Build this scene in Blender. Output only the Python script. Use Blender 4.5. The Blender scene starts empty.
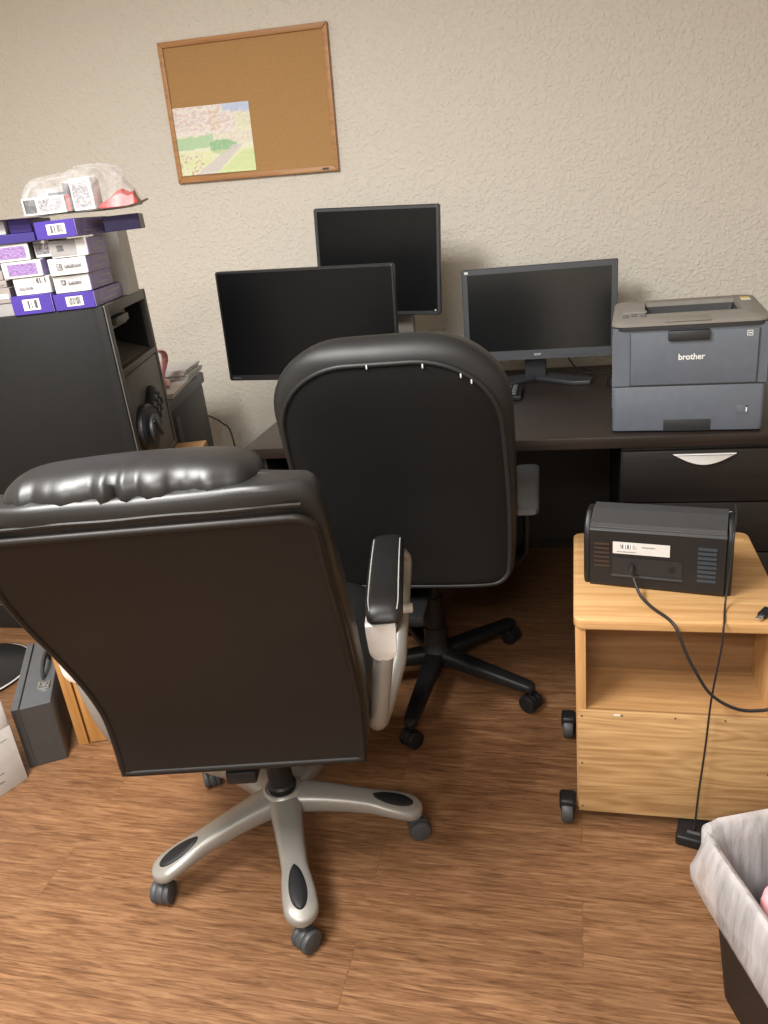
import bpy, bmesh, math, random
import numpy as np
from mathutils import Vector, Matrix, Euler, noise as mnoise
random.seed(7)
sin, cos, pi, R = math.sin, math.cos, math.pi, math.radians
SC = bpy.context.scene
COL = SC.collection

# ------------------------------------------------------------------ materials
def nodes(name):
    m = bpy.data.materials.new(name); m.use_nodes = True
    nt = m.node_tree
    return m, nt, nt.nodes['Principled BSDF']

def mat(name, col, rough=.5, metal=0., spec=.5, var=.06, vscale=30., bump=0., bscale=200., coat=0., stretch=(1, 1, 1)):
    m, nt, b = nodes(name)
    n, l = nt.nodes, nt.links
    tc = n.new('ShaderNodeTexCoord'); mp = n.new('ShaderNodeMapping')
    mp.inputs['Scale'].default_value = stretch
    l.new(tc.outputs['Object'], mp.inputs[0])
    nz = n.new('ShaderNodeTexNoise'); nz.inputs['Scale'].default_value = vscale; nz.inputs['Detail'].default_value = 4
    l.new(mp.outputs[0], nz.inputs['Vector'])
    rp = n.new('ShaderNodeValToRGB')
    rp.color_ramp.elements[0].position = .3; rp.color_ramp.elements[1].position = .7
    rp.color_ramp.elements[0].color = [c * (1 - var) for c in col] + [1]
    rp.color_ramp.elements[1].color = [min(1, c * (1 + var)) for c in col] + [1]
    l.new(nz.outputs['Fac'], rp.inputs[0]); l.new(rp.outputs[0], b.inputs['Base Color'])
    b.inputs['Roughness'].default_value = rough; b.inputs['Metallic'].default_value = metal
    b.inputs['Specular IOR Level'].default_value = spec
    if coat: b.inputs['Coat Weight'].default_value = coat; b.inputs['Coat Roughness'].default_value = .15
    if bump:
        nb = n.new('ShaderNodeTexNoise'); nb.inputs['Scale'].default_value = bscale; nb.inputs['Detail'].default_value = 3
        l.new(tc.outputs['Object'], nb.inputs['Vector'])
        bp = n.new('ShaderNodeBump'); bp.inputs['Strength'].default_value = bump; bp.inputs['Distance'].default_value = .002
        l.new(nb.outputs['Fac'], bp.inputs['Height']); l.new(bp.outputs[0], b.inputs['Normal'])
    return m

def wall_mat(name, col):
    m, nt, b = nodes(name); n, l = nt.nodes, nt.links
    tc = n.new('ShaderNodeTexCoord')
    nz = n.new('ShaderNodeTexNoise'); nz.inputs['Scale'].default_value = 88; nz.inputs['Detail'].default_value = 2; nz.inputs['Distortion'].default_value = .15
    l.new(tc.outputs['Object'], nz.inputs['Vector'])
    rp = n.new('ShaderNodeValToRGB'); rp.color_ramp.elements[0].position = .46; rp.color_ramp.elements[1].position = .80
    l.new(nz.outputs['Fac'], rp.inputs[0])
    n2 = n.new('ShaderNodeTexNoise'); n2.inputs['Scale'].default_value = 160; n2.inputs['Detail'].default_value = 3
    l.new(tc.outputs['Object'], n2.inputs['Vector'])
    ad = n.new('ShaderNodeMath'); ad.operation = 'MULTIPLY_ADD'; ad.inputs[1].default_value = .5
    l.new(n2.outputs['Fac'], ad.inputs[0]); l.new(rp.outputs[0], ad.inputs[2])
    bp = n.new('ShaderNodeBump'); bp.inputs['Strength'].default_value = .62; bp.inputs['Distance'].default_value = .0045
    l.new(ad.outputs[0], bp.inputs['Height']); l.new(bp.outputs[0], b.inputs['Normal'])
    n3 = n.new('ShaderNodeTexNoise'); n3.inputs['Scale'].default_value = 2.5
    l.new(tc.outputs['Object'], n3.inputs['Vector'])
    mx = n.new('ShaderNodeMixRGB'); mx.inputs[1].default_value = [c * .97 for c in col] + [1]; mx.inputs[2].default_value = list(col) + [1]
    l.new(n3.outputs['Fac'], mx.inputs[0]); l.new(mx.outputs[0], b.inputs['Base Color'])
    b.inputs['Roughness'].default_value = .75; b.inputs['Specular IOR Level'].default_value = .3
    return m

def floor_mat():
    m, nt, b = nodes('laminate floor'); n, l = nt.nodes, nt.links
    tc = n.new('ShaderNodeTexCoord')
    rot = n.new('ShaderNodeMapping'); rot.inputs['Rotation'].default_value = (0, 0, 0)
    l.new(tc.outputs['Object'], rot.inputs[0])
    br = n.new('ShaderNodeTexBrick'); br.offset = .37
    for k, v in (('Scale', 1), ('Brick Width', 1.22), ('Row Height', .152), ('Mortar Size', .0011), ('Mortar Smooth', .1), ('Bias', 0)): br.inputs[k].default_value = v
    br.inputs['Color1'].default_value = (.0, .0, .0, 1); br.inputs['Color2'].default_value = (1, 1, 1, 1); br.inputs['Mortar'].default_value = (.3, .3, .3, 1)
    l.new(rot.outputs[0], br.inputs['Vector'])
    # grain offset per plank
    sx = n.new('ShaderNodeVectorMath'); sx.operation = 'SCALE'; sx.inputs['Scale'].default_value = 7.3
    l.new(br.outputs['Color'], sx.inputs[0])
    ad = n.new('ShaderNodeVectorMath'); ad.operation = 'ADD'
    l.new(rot.outputs[0], ad.inputs[0]); l.new(sx.outputs[0], ad.inputs[1])
    def noise(sc, scale, detail, dist=0.):
        mp = n.new('ShaderNodeMapping'); mp.inputs['Scale'].default_value = sc
        l.new(ad.outputs[0], mp.inputs[0])
        q = n.new('ShaderNodeTexNoise'); q.inputs['Scale'].default_value = scale; q.inputs['Detail'].default_value = detail; q.inputs['Distortion'].default_value = dist
        l.new(mp.outputs[0], q.inputs['Vector']); return q.outputs['Fac']
    g1 = noise((2.2, 34, 1), 2.6, 10, 1.6)
    g2 = noise((5, 75, 1), 3.4, 6, 1.0)
    g3 = noise((1.1, 4.0, 1), 2.0, 3, 1.2)
    r1 = n.new('ShaderNodeValToRGB'); e = r1.color_ramp.elements
    e[0].position = .28; e[0].color = (.118, .055, .024, 1); e[1].position = .74; e[1].color = (.290, .160, .080, 1)
    k = e.new(.5); k.color = (.198, .100, .047, 1)
    l.new(g1, r1.inputs[0])
    r2 = n.new('ShaderNodeValToRGB'); e = r2.color_ramp.elements
    e[0].position = .33; e[0].color = (.50, .44, .40, 1); e[1].position = .52; e[1].color = (1.08, 1.06, 1.05, 1)
    l.new(g2, r2.inputs[0])
    m1 = n.new('ShaderNodeMixRGB'); m1.blend_type = 'MULTIPLY'; m1.inputs[0].default_value = .8
    l.new(r1.outputs[0], m1.inputs[1]); l.new(r2.outputs[0], m1.inputs[2])
    r3 = n.new('ShaderNodeValToRGB'); e = r3.color_ramp.elements
    e[0].position = .3; e[0].color = (.72, .68, .66, 1); e[1].position = .7; e[1].color = (1.2, 1.2, 1.2, 1)
    l.new(g3, r3.inputs[0])
    m2 = n.new('ShaderNodeMixRGB'); m2.blend_type = 'MULTIPLY'; m2.inputs[0].default_value = .55
    l.new(m1.outputs[0], m2.inputs[1]); l.new(r3.outputs[0], m2.inputs[2])
    m3 = n.new('ShaderNodeMixRGB'); m3.blend_type = 'MULTIPLY'; m3.inputs[2].default_value = (.78, .75, .73, 1)
    l.new(br.outputs['Fac'], m3.inputs[0]); l.new(m2.outputs[0], m3.inputs[1])
    l.new(m3.outputs[0], b.inputs['Base Color'])
    rr = n.new('ShaderNodeMapRange'); rr.inputs[3].default_value = .34; rr.inputs[4].default_value = .5
    l.new(g1, rr.inputs[0]); l.new(rr.outputs[0], b.inputs['Roughness'])
    bp = n.new('ShaderNodeBump'); bp.inputs['Strength'].default_value = .15; bp.inputs['Distance'].default_value = .001
    l.new(g2, bp.inputs['Height']); l.new(bp.outputs[0], b.inputs['Normal'])
    b.inputs['Specular IOR Level'].default_value = .4
    return m

def wood_mat(name, c0, c1, axis='x', rough=.4, cathedral=0., scale=1.):
    m, nt, b = nodes(name); n, l = nt.nodes, nt.links
    tc = n.new('ShaderNodeTexCoord'); mp = n.new('ShaderNodeMapping')
    s = {'x': (1.5, 26, 26), 'z': (26, 26, 1.5), 'y': (26, 1.5, 26)}[axis]
    mp.inputs['Scale'].default_value = [q * scale for q in s]
    l.new(tc.outputs['Object'], mp.inputs[0])
    nz = n.new('ShaderNodeTexNoise'); nz.inputs['Scale'].default_value = 3; nz.inputs['Detail'].default_value = 7; nz.inputs['Distortion'].default_value = .5
    l.new(mp.outputs[0], nz.inputs['Vector'])
    fac = nz.outputs['Fac']
    if cathedral:
        mp2 = n.new('ShaderNodeMapping'); mp2.inputs['Scale'].default_value = {'x': (1.1, 8, 8), 'z': (8, 8, 1.1), 'y': (8, 1.1, 8)}[axis]
        l.new(tc.outputs['Object'], mp2.inputs[0])
        nw = n.new('ShaderNodeTexNoise'); nw.inputs['Scale'].default_value = 1.6; nw.inputs['Detail'].default_value = 1
        l.new(mp2.outputs[0], nw.inputs['Vector'])
        mu = n.new('ShaderNodeMath'); mu.operation = 'MULTIPLY'; mu.inputs[1].default_value = 16
        l.new(nw.outputs['Fac'], mu.inputs[0])
        fr = n.new('ShaderNodeMath'); fr.operation = 'PINGPONG'; fr.inputs[1].default_value = .5
        l.new(mu.outputs[0], fr.inputs[0])
        mx = n.new('ShaderNodeMath'); mx.operation = 'MULTIPLY_ADD'; mx.inputs[1].default_value = cathedral
        l.new(fr.outputs[0], mx.inputs[0]); 
        sb = n.new('ShaderNodeMath'); sb.operation = 'SUBTRACT'; sb.inputs[1].default_value = cathedral * .25
        l.new(nz.outputs['Fac'], sb.inputs[0]); l.new(sb.outputs[0], mx.inputs[2]); fac = mx.outputs[0]
    rp = n.new('ShaderNodeValToRGB'); e = rp.color_ramp.elements
    e[0].position = .3; e[0].color = list(c0) + [1]; e[1].position = .68; e[1].color = list(c1) + [1]
    l.new(fac, rp.inputs[0]); l.new(rp.outputs[0], b.inputs['Base Color'])
    b.inputs['Roughness'].default_value = rough; b.inputs['Specular IOR Level'].default_value = .35
    return m

def leather_mat(name, col, rough=.36, bump=.12, bscale=420, spec=.5):
    m, nt, b = nodes(name); n, l = nt.nodes, nt.links
    tc = n.new('ShaderNodeTexCoord')
    vo = n.new('ShaderNodeTexVoronoi'); vo.inputs['Scale'].default_value = bscale
    l.new(tc.outputs['Object'], vo.inputs['Vector'])
    n1 = n.new('ShaderNodeTexNoise'); n1.inputs['Scale'].default_value = 9; n1.inputs['Detail'].default_value = 4
    l.new(tc.outputs['Object'], n1.inputs['Vector'])
    b1 = n.new('ShaderNodeBump'); b1.inputs['Strength'].default_value = bump; b1.inputs['Distance'].default_value = .001
    l.new(vo.outputs['Distance'], b1.inputs['Height'])
    b2 = n.new('ShaderNodeBump'); b2.inputs['Strength'].default_value = .12; b2.inputs['Distance'].default_value = .012
    l.new(n1.outputs['Fac'], b2.inputs['Height']); l.new(b1.outputs[0], b2.inputs['Normal'])
    l.new(b2.outputs[0], b.inputs['Normal'])
    mr = n.new('ShaderNodeMapRange'); mr.inputs[3].default_value = rough - .05; mr.inputs[4].default_value = rough + .08
    l.new(n1.outputs['Fac'], mr.inputs[0]); l.new(mr.outputs[0], b.inputs['Roughness'])
    b.inputs['Base Color'].default_value = list(col) + [1]
    b.inputs['Specular IOR Level'].default_value = spec
    return m

def film_mat(name, tint, opacity, nsc=26, dist=1.5, st=(1, 1, 1), lo=.35, hi=1.65):
    m, nt, b = nodes(name); n, l = nt.nodes, nt.links
    out = n['Material Output']
    tr = n.new('ShaderNodeBsdfTransparent'); tr.inputs[0].default_value = (.97, .97, .98, 1)
    tl = n.new('ShaderNodeBsdfTranslucent'); tl.inputs[0].default_value = list(tint) + [1]
    b.inputs['Base Color'].default_value = list(tint) + [1]; b.inputs['Roughness'].default_value = .22; b.inputs['Specular IOR Level'].default_value = .8
    mx = n.new('ShaderNodeMixShader'); mx.inputs[0].default_value = .35
    l.new(b.outputs[0], mx.inputs[1]); l.new(tl.outputs[0], mx.inputs[2])
    tc = n.new('ShaderNodeTexCoord'); nz = n.new('ShaderNodeTexNoise'); nz.inputs['Scale'].default_value = nsc; nz.inputs['Detail'].default_value = 5; nz.inputs['Distortion'].default_value = dist
    mp = n.new('ShaderNodeMapping'); mp.inputs['Scale'].default_value = st; l.new(tc.outputs['Object'], mp.inputs[0]); l.new(mp.outputs[0], nz.inputs['Vector'])
    bp = n.new('ShaderNodeBump'); bp.inputs['Strength'].default_value = .7; bp.inputs['Distance'].default_value = .01
    l.new(nz.outputs['Fac'], bp.inputs['Height']); l.new(bp.outputs[0], b.inputs['Normal'])
    mr = n.new('ShaderNodeMapRange'); mr.inputs[1].default_value = .3; mr.inputs[2].default_value = .7; mr.inputs[3].default_value = opacity * lo; mr.inputs[4].default_value = opacity * hi
    l.new(nz.outputs['Fac'], mr.inputs[0])
    m2 = n.new('ShaderNodeMixShader')
    l.new(mr.outputs[0], m2.inputs[0]); l.new(tr.outputs[0], m2.inputs[1]); l.new(mx.outputs[0], m2.inputs[2])
    l.new(m2.outputs[0], out.inputs[0])
    return m

def bars_mat(name, base, ink, scale=220., axis='x', thr=.5):
    m, nt, b = nodes(name); n, l = nt.nodes, nt.links
    tc = n.new('ShaderNodeTexCoord'); mp = n.new('ShaderNodeMapping')
    s = [0, 0, 0]; s['xyz'.index(axis)] = 1; mp.inputs['Scale'].default_value = s
    l.new(tc.outputs['Object'], mp.inputs[0])
    nz = n.new('ShaderNodeTexNoise'); nz.inputs['Scale'].default_value = scale; nz.inputs['Detail'].default_value = 1
    l.new(mp.outputs[0], nz.inputs['Vector'])
    rp = n.new('ShaderNodeValToRGB'); rp.color_ramp.interpolation = 'CONSTANT'
    e = rp.color_ramp.elements; e[0].color = list(ink) + [1]; e[1].position = thr; e[1].color = list(base) + [1]
    l.new(nz.outputs['Fac'], rp.inputs[0]); l.new(rp.outputs[0], b.inputs['Base Color']); b.inputs['Roughness'].default_value = .6
    return m

M = {}
M['wall'] = wall_mat('painted knockdown wall', (.66, .62, .545))
M['ceil'] = mat('ceiling paint', (.75, .74, .70), .9)
M['floor'] = floor_mat()
M['base'] = mat('dark vinyl baseboard', (.03, .025, .022), .5)
M['leather'] = leather_mat('glossy black leather', (.011, .0107, .0107), .41, .05)
M['leatherback'] = leather_mat('smooth black vinyl back', (.012, .0095, .008), .42, .04, spec=.22)  # brown tint puts the warm floor reflection into the base colour
M['leather2'] = leather_mat('matte black vinyl', (.013, .0132, .0135), .47, .16, 520, .42)
M['leather2b'] = leather_mat('matte black vinyl back', (.006, .0061, .0063), .56, .16, 520, .2)
M['stitch'] = mat('pale stitching', (.45, .44, .42), .7)
M['worn'] = mat('worn pale vinyl', (.6, .59, .57), .7)
M['silver'] = mat('silver painted plastic', (.26, .247, .226), .38, .3, .5, .03, bump=.05, bscale=600)
M['silverl'] = mat('bright silver plastic', (.72, .71, .69), .38, .15)
M['chrome'] = mat('polished steel', (.7, .7, .7), .2, 1.)
M['blackp'] = mat('black plastic', (.010, .010, .011), .45, spec=.3, bump=.1, bscale=500)
M['greyp'] = mat('dark grey caster plastic', (.045, .048, .053), .5)
M['armgrey'] = mat('grey arm plastic', (.075, .077, .08), .45)
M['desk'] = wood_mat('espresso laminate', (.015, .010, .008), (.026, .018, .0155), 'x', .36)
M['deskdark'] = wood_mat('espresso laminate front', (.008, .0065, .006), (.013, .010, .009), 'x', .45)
M['white'] = mat('white plastic', (.78, .77, .75), .4)
M['mblack'] = mat('monitor black plastic', (.012, .012, .013), .4)
M['mgrey'] = mat('monitor charcoal plastic', (.028, .031, .035), .42)
M['mblue'] = mat('monitor blue grey plastic', (.060, .066, .076), .4)
M['screen'] = mat('black screen', (.0045, .0048, .0055), .28, spec=.22)
M['screen2'] = mat('dark grey screen', (.008, .009, .0095), .22, spec=.5)
M['pbody'] = mat('printer slate plastic', (.108, .124, .152), .5, bump=.06, bscale=700)
M['ptop'] = mat('printer taupe plastic', (.215, .20, .178), .5, bump=.06, bscale=700)
M['pdark'] = mat('printer dark plastic', (.022, .024, .027), .45)
M['ink'] = mat('dark ink', (.05, .05, .055), .6)
M['oak'] = wood_mat('oak laminate', (.44, .235, .088), (.60, .365, .165), 'x', .42)
M['oakz'] = wood_mat('oak laminate upright', (.40, .205, .075), (.54, .315, .135), 'z', .42)
M['oakpanel'] = wood_mat('oak board panel', (.33, .185, .075), (.53, .335, .155), 'x', .5, .38)
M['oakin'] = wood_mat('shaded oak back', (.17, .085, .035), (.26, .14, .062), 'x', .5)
M['oakdark'] = wood_mat('oak shelf', (.33, .17, .065), (.46, .265, .115), 'x', .45)
M['honey'] = wood_mat('honey wood', (.36, .165, .045), (.50, .26, .085), 'z', .4)
M['honeyx'] = wood_mat('honey wood top', (.42, .20, .06), (.58, .31, .11), 'x', .4)
M['scan'] = mat('scanner black plastic', (.013, .0125, .0125), .4, spec=.3, bump=.05, bscale=600)
M['scantop'] = mat('scanner grey lid', (.040, .040, .042), .45, spec=.4)
M['paper'] = mat('white paper', (.66, .65, .635), .7, var=.03)
M['label'] = mat('printed sticker', (.56, .55, .53), .5, var=.12, vscale=160, stretch=(1, 1, 6))
M['cable'] = mat('black cable rubber', (.014, .014, .015), .45)
M['safe'] = mat('safe black enamel', (.010, .010, .0102), .55, spec=.2, bump=.12, bscale=350)
M['safef'] = mat('safe charcoal enamel', (.105, .102, .094), .5, bump=.15, bscale=350)
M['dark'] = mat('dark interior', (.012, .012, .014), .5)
M['purple'] = mat('violet card', (.050, .027, .24), .42, var=.08)
M['purplel'] = mat('lavender card', (.36, .30, .62), .45, var=.2, vscale=40)
M['purpled'] = mat('deep indigo card', (.028, .017, .14), .4)
M['card'] = mat('white card', (.54, .53, .515), .5, var=.05)
M['cardg'] = mat('grey card', (.25, .24, .235), .55, var=.08)
M['tan'] = mat('tan grey card', (.24, .21, .195), .6, var=.1)
M['print'] = mat('grey print', (.20, .19, .20), .6, var=.8, vscale=240)
M['pinkprint'] = mat('lilac print', (.22, .135, .30), .5, var=.6, vscale=190, stretch=(1, 1, 2.2))
M['bars'] = bars_mat('barcode print', (.78, .77, .75), (.05, .05, .05), 260, 'x', .5)
M['red'] = mat('red packet', (.40, .018, .015), .4, var=.25, vscale=40)
M['film'] = film_mat('clear plastic bag film', (.95, .95, .96), .125)
M['liner'] = film_mat('frosted bin liner film', (.86, .83, .84), .60, 34, .4, (1, 1, .16), .75, 1.3)
M['bin'] = mat('bin black plastic', (.014, .0125, .012), .5, spec=.25, bump=.15, bscale=300)
M['pink'] = mat('pink tissue', (.85, .40, .42), .8, var=.15, vscale=25)
M['pinkr'] = mat('pink rubber', (.85, .42, .48), .45, var=.2)
M['greybox'] = mat('grey painted steel', (.085, .090, .098), .42, bump=.06, bscale=500)
M['greyboxd'] = mat('dark grey painted steel', (.040, .038, .037), .45)
M['lid'] = mat('slate blue lid', (.10, .115, .145), .5)
M['cork'] = mat('cork', (.40, .225, .085), .85, var=.14, vscale=260, bump=.4, bscale=320)
M['frame'] = wood_mat('cork board frame oak', (.36, .17, .065), (.47, .25, .105), 'x', .45)
M['brown'] = mat('brown cardboard', (.16, .075, .035), .8)
M['bulb'] = None

def vcol_mat(name):
    m, nt, b = nodes(name); n, l = nt.nodes, nt.links
    a = n.new('ShaderNodeAttribute'); a.attribute_name = 'paint'
    tc = n.new('ShaderNodeTexCoord'); nz = n.new('ShaderNodeTexNoise'); nz.inputs['Scale'].default_value = 120; nz.inputs['Detail'].default_value = 4
    l.new(tc.outputs['Object'], nz.inputs['Vector'])
    mr = n.new('ShaderNodeMapRange'); mr.inputs[3].default_value = .85; mr.inputs[4].default_value = 1.1
    l.new(nz.outputs['Fac'], mr.inputs[0])
    mx = n.new('ShaderNodeVectorMath'); mx.operation = 'SCALE'
    l.new(a.outputs['Color'], mx.inputs[0]); l.new(mr.outputs[0], mx.inputs['Scale'])
    l.new(mx.outputs[0], b.inputs['Base Color']); b.inputs['Roughness'].default_value = .6
    return m
M['paint'] = vcol_mat('watercolour wash')

# ------------------------------------------------------------------ mesh tools
def rrect(w, h, r, n=6):
    pts = []
    for cx, cy, a0 in ((w / 2 - r, h / 2 - r, 0), (-w / 2 + r, h / 2 - r, 90), (-w / 2 + r, -h / 2 + r, 180), (w / 2 - r, -h / 2 + r, 270)):
        for i in range(n + 1):
            a = R(a0 + 90 * i / n); pts.append((cx + r * cos(a), cy + r * sin(a)))
    return pts
def superell(w, d, n=4., N=40):
    out = []
    for i in range(N):
        a = 2 * pi * i / N; c, s = cos(a), sin(a)
        out.append((w * math.copysign(abs(c) ** (2 / n), c), d * math.copysign(abs(s) ** (2 / n), s)))
    return out
def smooth_path(pts, n=8, closed=False):
    P = [Vector(p) for p in pts]; out = []
    m = len(P)
    rng = range(m if closed else m - 1)
    for i in rng:
        if closed: a, b, c, d = P[(i - 1) % m], P[i], P[(i + 1) % m], P[(i + 2) % m]
        else: a, b, c, d = P[max(i - 1, 0)], P[i], P[i + 1], P[min(i + 2, m - 1)]
        for k in range(n):
            t = k / n
            out.append(.5 * ((2 * b) + (c - a) * t + (2 * a - 5 * b + 4 * c - d) * t * t + (3 * b - a - 3 * c + d) * t ** 3))
    if not closed: out.append(P[-1])
    return out
def interp(xs, ys, x):
    # monotone-ish cubic through points
    xs = list(xs); ys = list(ys)
    if x <= xs[0]: return ys[0]
    if x >= xs[-1]: return ys[-1]
    i = max(k for k in range(len(xs)) if xs[k] <= x); i = min(i, len(xs) - 2)
    def sl(k):
        if k == 0: return (ys[1] - ys[0]) / (xs[1] - xs[0])
        if k == len(xs) - 1: return (ys[-1] - ys[-2]) / (xs[-1] - xs[-2])
        return (ys[k + 1] - ys[k - 1]) / (xs[k + 1] - xs[k - 1])
    h = xs[i + 1] - xs[i]; t = (x - xs[i]) / h
    return (2 * t ** 3 - 3 * t * t + 1) * ys[i] + (t ** 3 - 2 * t * t + t) * h * sl(i) + (-2 * t ** 3 + 3 * t * t) * ys[i + 1] + (t ** 3 - t * t) * h * sl(i + 1)

class MB:
    def __init__(s): s.bm = bmesh.new()
    def _join(s, b, mtx=None):
        if mtx is not None: bmesh.ops.transform(b, matrix=mtx, verts=b.verts)
        me = bpy.data.meshes.new('tmp'); b.to_mesh(me); b.free()
        s.bm.from_mesh(me); bpy.data.meshes.remove(me); return s
    def box(s, lo, hi, bev=0., seg=2, mtx=None):
        b = bmesh.new(); bmesh.ops.create_cube(b, size=1)
        d = [hi[i] - lo[i] for i in range(3)]
        for v in b.verts: v.co = Vector([lo[i] + (v.co[i] + .5) * d[i] for i in range(3)])
        if bev: bmesh.ops.bevel(b, geom=b.edges[:], offset=min(bev, min(d) * .49), segments=seg, profile=.5, affect='EDGES')
        return s._join(b, mtx)
    def loft(s, rings, cap0=True, cap1=True, closed=True, mtx=None):
        b = bmesh.new(); V = [[b.verts.new(p) for p in r] for r in rings]; n = len(V[0])
        for a, c in zip(V[:-1], V[1:]):
            for i in range(n if closed else n - 1):
                j = (i + 1) % n; b.faces.new((a[i], a[j], c[j], c[i]))
        if cap0 and closed: b.faces.new(V[0][::-1])
        if cap1 and closed: b.faces.new(V[-1])
        bmesh.ops.recalc_face_normals(b, faces=b.faces)
        return s._join(b, mtx)
    def ringloop(s, rings, mtx=None):      # closed both ways (torus like)
        return s.loft(rings + [rings[0]], False, False, True, mtx)
    def prism(s, poly, z0, z1, bev=0., seg=2, mtx=None):
        b = bmesh.new(); n = len(poly)
        a = [b.verts.new((p[0], p[1], z0)) for p in poly]; c = [b.verts.new((p[0], p[1], z1)) for p in poly]
        for i in range(n): b.faces.new((a[i], a[(i + 1) % n], c[(i + 1) % n], c[i]))
        f0 = b.faces.new(a[::-1]); f1 = b.faces.new(c)
        bmesh.ops.recalc_face_normals(b, faces=b.faces)
        if bev:
            es = list({e for f in (f0, f1) for e in f.edges})
            bmesh.ops.bevel(b, geom=es, offset=bev, segments=seg, profile=.5, affect='EDGES')
        return s._join(b, mtx)
    def cyl(s, p0, p1, r0, r1=None, seg=24, bev=0.):
        r1 = r0 if r1 is None else r1
        p0, p1 = Vector(p0), Vector(p1); d = p1 - p0; L = d.length
        q = d.to_track_quat('Z', 'Y').to_matrix().to_4x4(); q.translation = p0
        prof = [(r0, 0), (r1, L)]
        if bev: prof = [(r0 - bev, 0), (r0 - bev * .3, bev * .3), (r0, bev), (r1, L - bev), (r1 - bev * .3, L - bev * .3), (r1 - bev, L)]
        return s.lathe(prof, seg, q)
    def lathe(s, prof, seg=32, mtx=None):
        rings = [[(max(r, 1e-5) * cos(2 * pi * i / seg), max(r, 1e-5) * sin(2 * pi * i / seg), z) for i in range(seg)] for r, z in prof]
        return s.loft(rings, True, True, True, mtx)
    def tube(s, pts, r, seg=8, closed=False, flat=None):
        P = [Vector(p) for p in pts]; m = len(P); rings = []
        up = None
        for i, p in enumerate(P):
            if closed: t = P[(i + 1) % m] - P[i - 1]
            else: t = P[min(i + 1, m - 1)] - P[max(i - 1, 0)]
            if t.length < 1e-9: t = Vector((0, 0, 1))
            t.normalize()
            if up is None:
                up = Vector((0, 0, 1)) if abs(t.z) < .9 else Vector((1, 0, 0))
                if flat is not None: up = Vector(flat)
            if flat is not None: up = Vector(flat)
            n = (up - t * up.dot(t)).normalized(); b = t.cross(n); up = n
            rr = r[i] if isinstance(r, (list, tuple)) and len(r) == m else r
            ra, rb = rr if isinstance(rr, tuple) else (rr, rr)
            rings.append([p + n * (ra * cos(2 * pi * k / seg)) + b * (rb * sin(2 * pi * k / seg)) for k in range(seg)])
        if closed: return s.ringloop(rings)
        return s.loft(rings)
    def sheet(s, fn, nu, nv, mtx=None):
        return s.loft([[fn(i / nu, j / nv) for i in range(nu + 1)] for j in range(nv + 1)], closed=False, mtx=mtx)
    def tf(s, m): bmesh.ops.transform(s.bm, matrix=m, verts=s.bm.verts); return s
    def mesh(s, name, m, ang=38):
        me = bpy.data.meshes.new(name); s.bm.to_mesh(me); s.bm.free()
        me.materials.append(m)
        for p in me.polygons: p.use_smooth = True
        me.set_sharp_from_angle(angle=R(ang))
        return me
    def build(s, name, m, parent=None, loc=(0, 0, 0), rz=0., ang=38):
        o = bpy.data.objects.new(name, s.mesh(name, m, ang)); COL.objects.link(o)
        o.location = loc; o.rotation_euler = (0, 0, rz)
        if parent: o.parent = parent
        return o
def mirror_x(me_obj, name, parent):
    o = me_obj.copy(); o.name = name; o.data = me_obj.data.copy(); COL.objects.link(o); o.parent = parent
    o.data.transform(Matrix.Scale(-1, 4, (1, 0, 0))); o.data.flip_normals(); return o

def tag(o, label, cat, group=None, kind=None):
    if label: o['label'] = label
    if cat: o['category'] = cat
    if group: o['group'] = group
    if kind: o['kind'] = kind
    return o
def thing(name, label, cat, loc=(0, 0, 0), rz=0., group=None):
    o = bpy.data.objects.new(name, None); COL.objects.link(o); o.empty_display_size = .05
    o.location = loc; o.rotation_euler = (0, 0, rz); return tag(o, label, cat, group)
def box1(name, lo, hi, m, parent=None, bev=0., seg=2): return MB().box(lo, hi, bev, seg).build(name, m, parent)
def adopt(o, par):
    mtx = Matrix.Translation(par.location) @ par.rotation_euler.to_matrix().to_4x4()
    o.data.transform(mtx.inverted()); o.parent = par
def struct(o): o['kind'] = 'structure'; return o
def text(name, body, size, m, parent, mtx, ext=.0006, offset=0.):
    cu = bpy.data.curves.new(name, 'FONT'); cu.body = body; cu.size = size; cu.extrude = ext; cu.align_x = 'CENTER'; cu.offset = offset
    t = bpy.data.objects.new(name, cu); COL.objects.link(t)
    bpy.context.view_layer.update()
    me = bpy.data.meshes.new_from_object(t.evaluated_get(bpy.context.evaluated_depsgraph_get()))
    bpy.data.objects.remove(t); me.transform(mtx); me.materials.clear(); me.materials.append(m)
    o = bpy.data.objects.new(name, me); COL.objects.link(o); o.parent = parent; return o
FRONT = Matrix.Rotation(R(90), 4, 'X')      # text that faces -y

# ------------------------------------------------------------------ camera
Fpx, PITCH, ROLL, YAW, H = 769., R(22), R(6.5), R(15.3), 1.40
fh = Vector((-sin(YAW), cos(YAW), 0)); r0 = Vector((cos(YAW), sin(YAW), 0))
fwd = fh * cos(PITCH) + Vector((0, 0, -sin(PITCH))); up0 = fh * sin(PITCH) + Vector((0, 0, cos(PITCH)))
Rt = cos(ROLL) * r0 - sin(ROLL) * up0; Dn = -sin(ROLL) * r0 - cos(ROLL) * up0
cam = bpy.data.cameras.new('camera'); co = bpy.data.objects.new('camera', cam); COL.objects.link(co)
mw = Matrix((Rt, -Dn, -fwd)).transposed().to_4x4(); mw.translation = (0, 0, H); co.matrix_world = mw
cam.sensor_fit = 'HORIZONTAL'; cam.sensor_width = 36; cam.lens = 36 * Fpx / 768; cam.clip_start = .02
SC.camera = co

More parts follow.
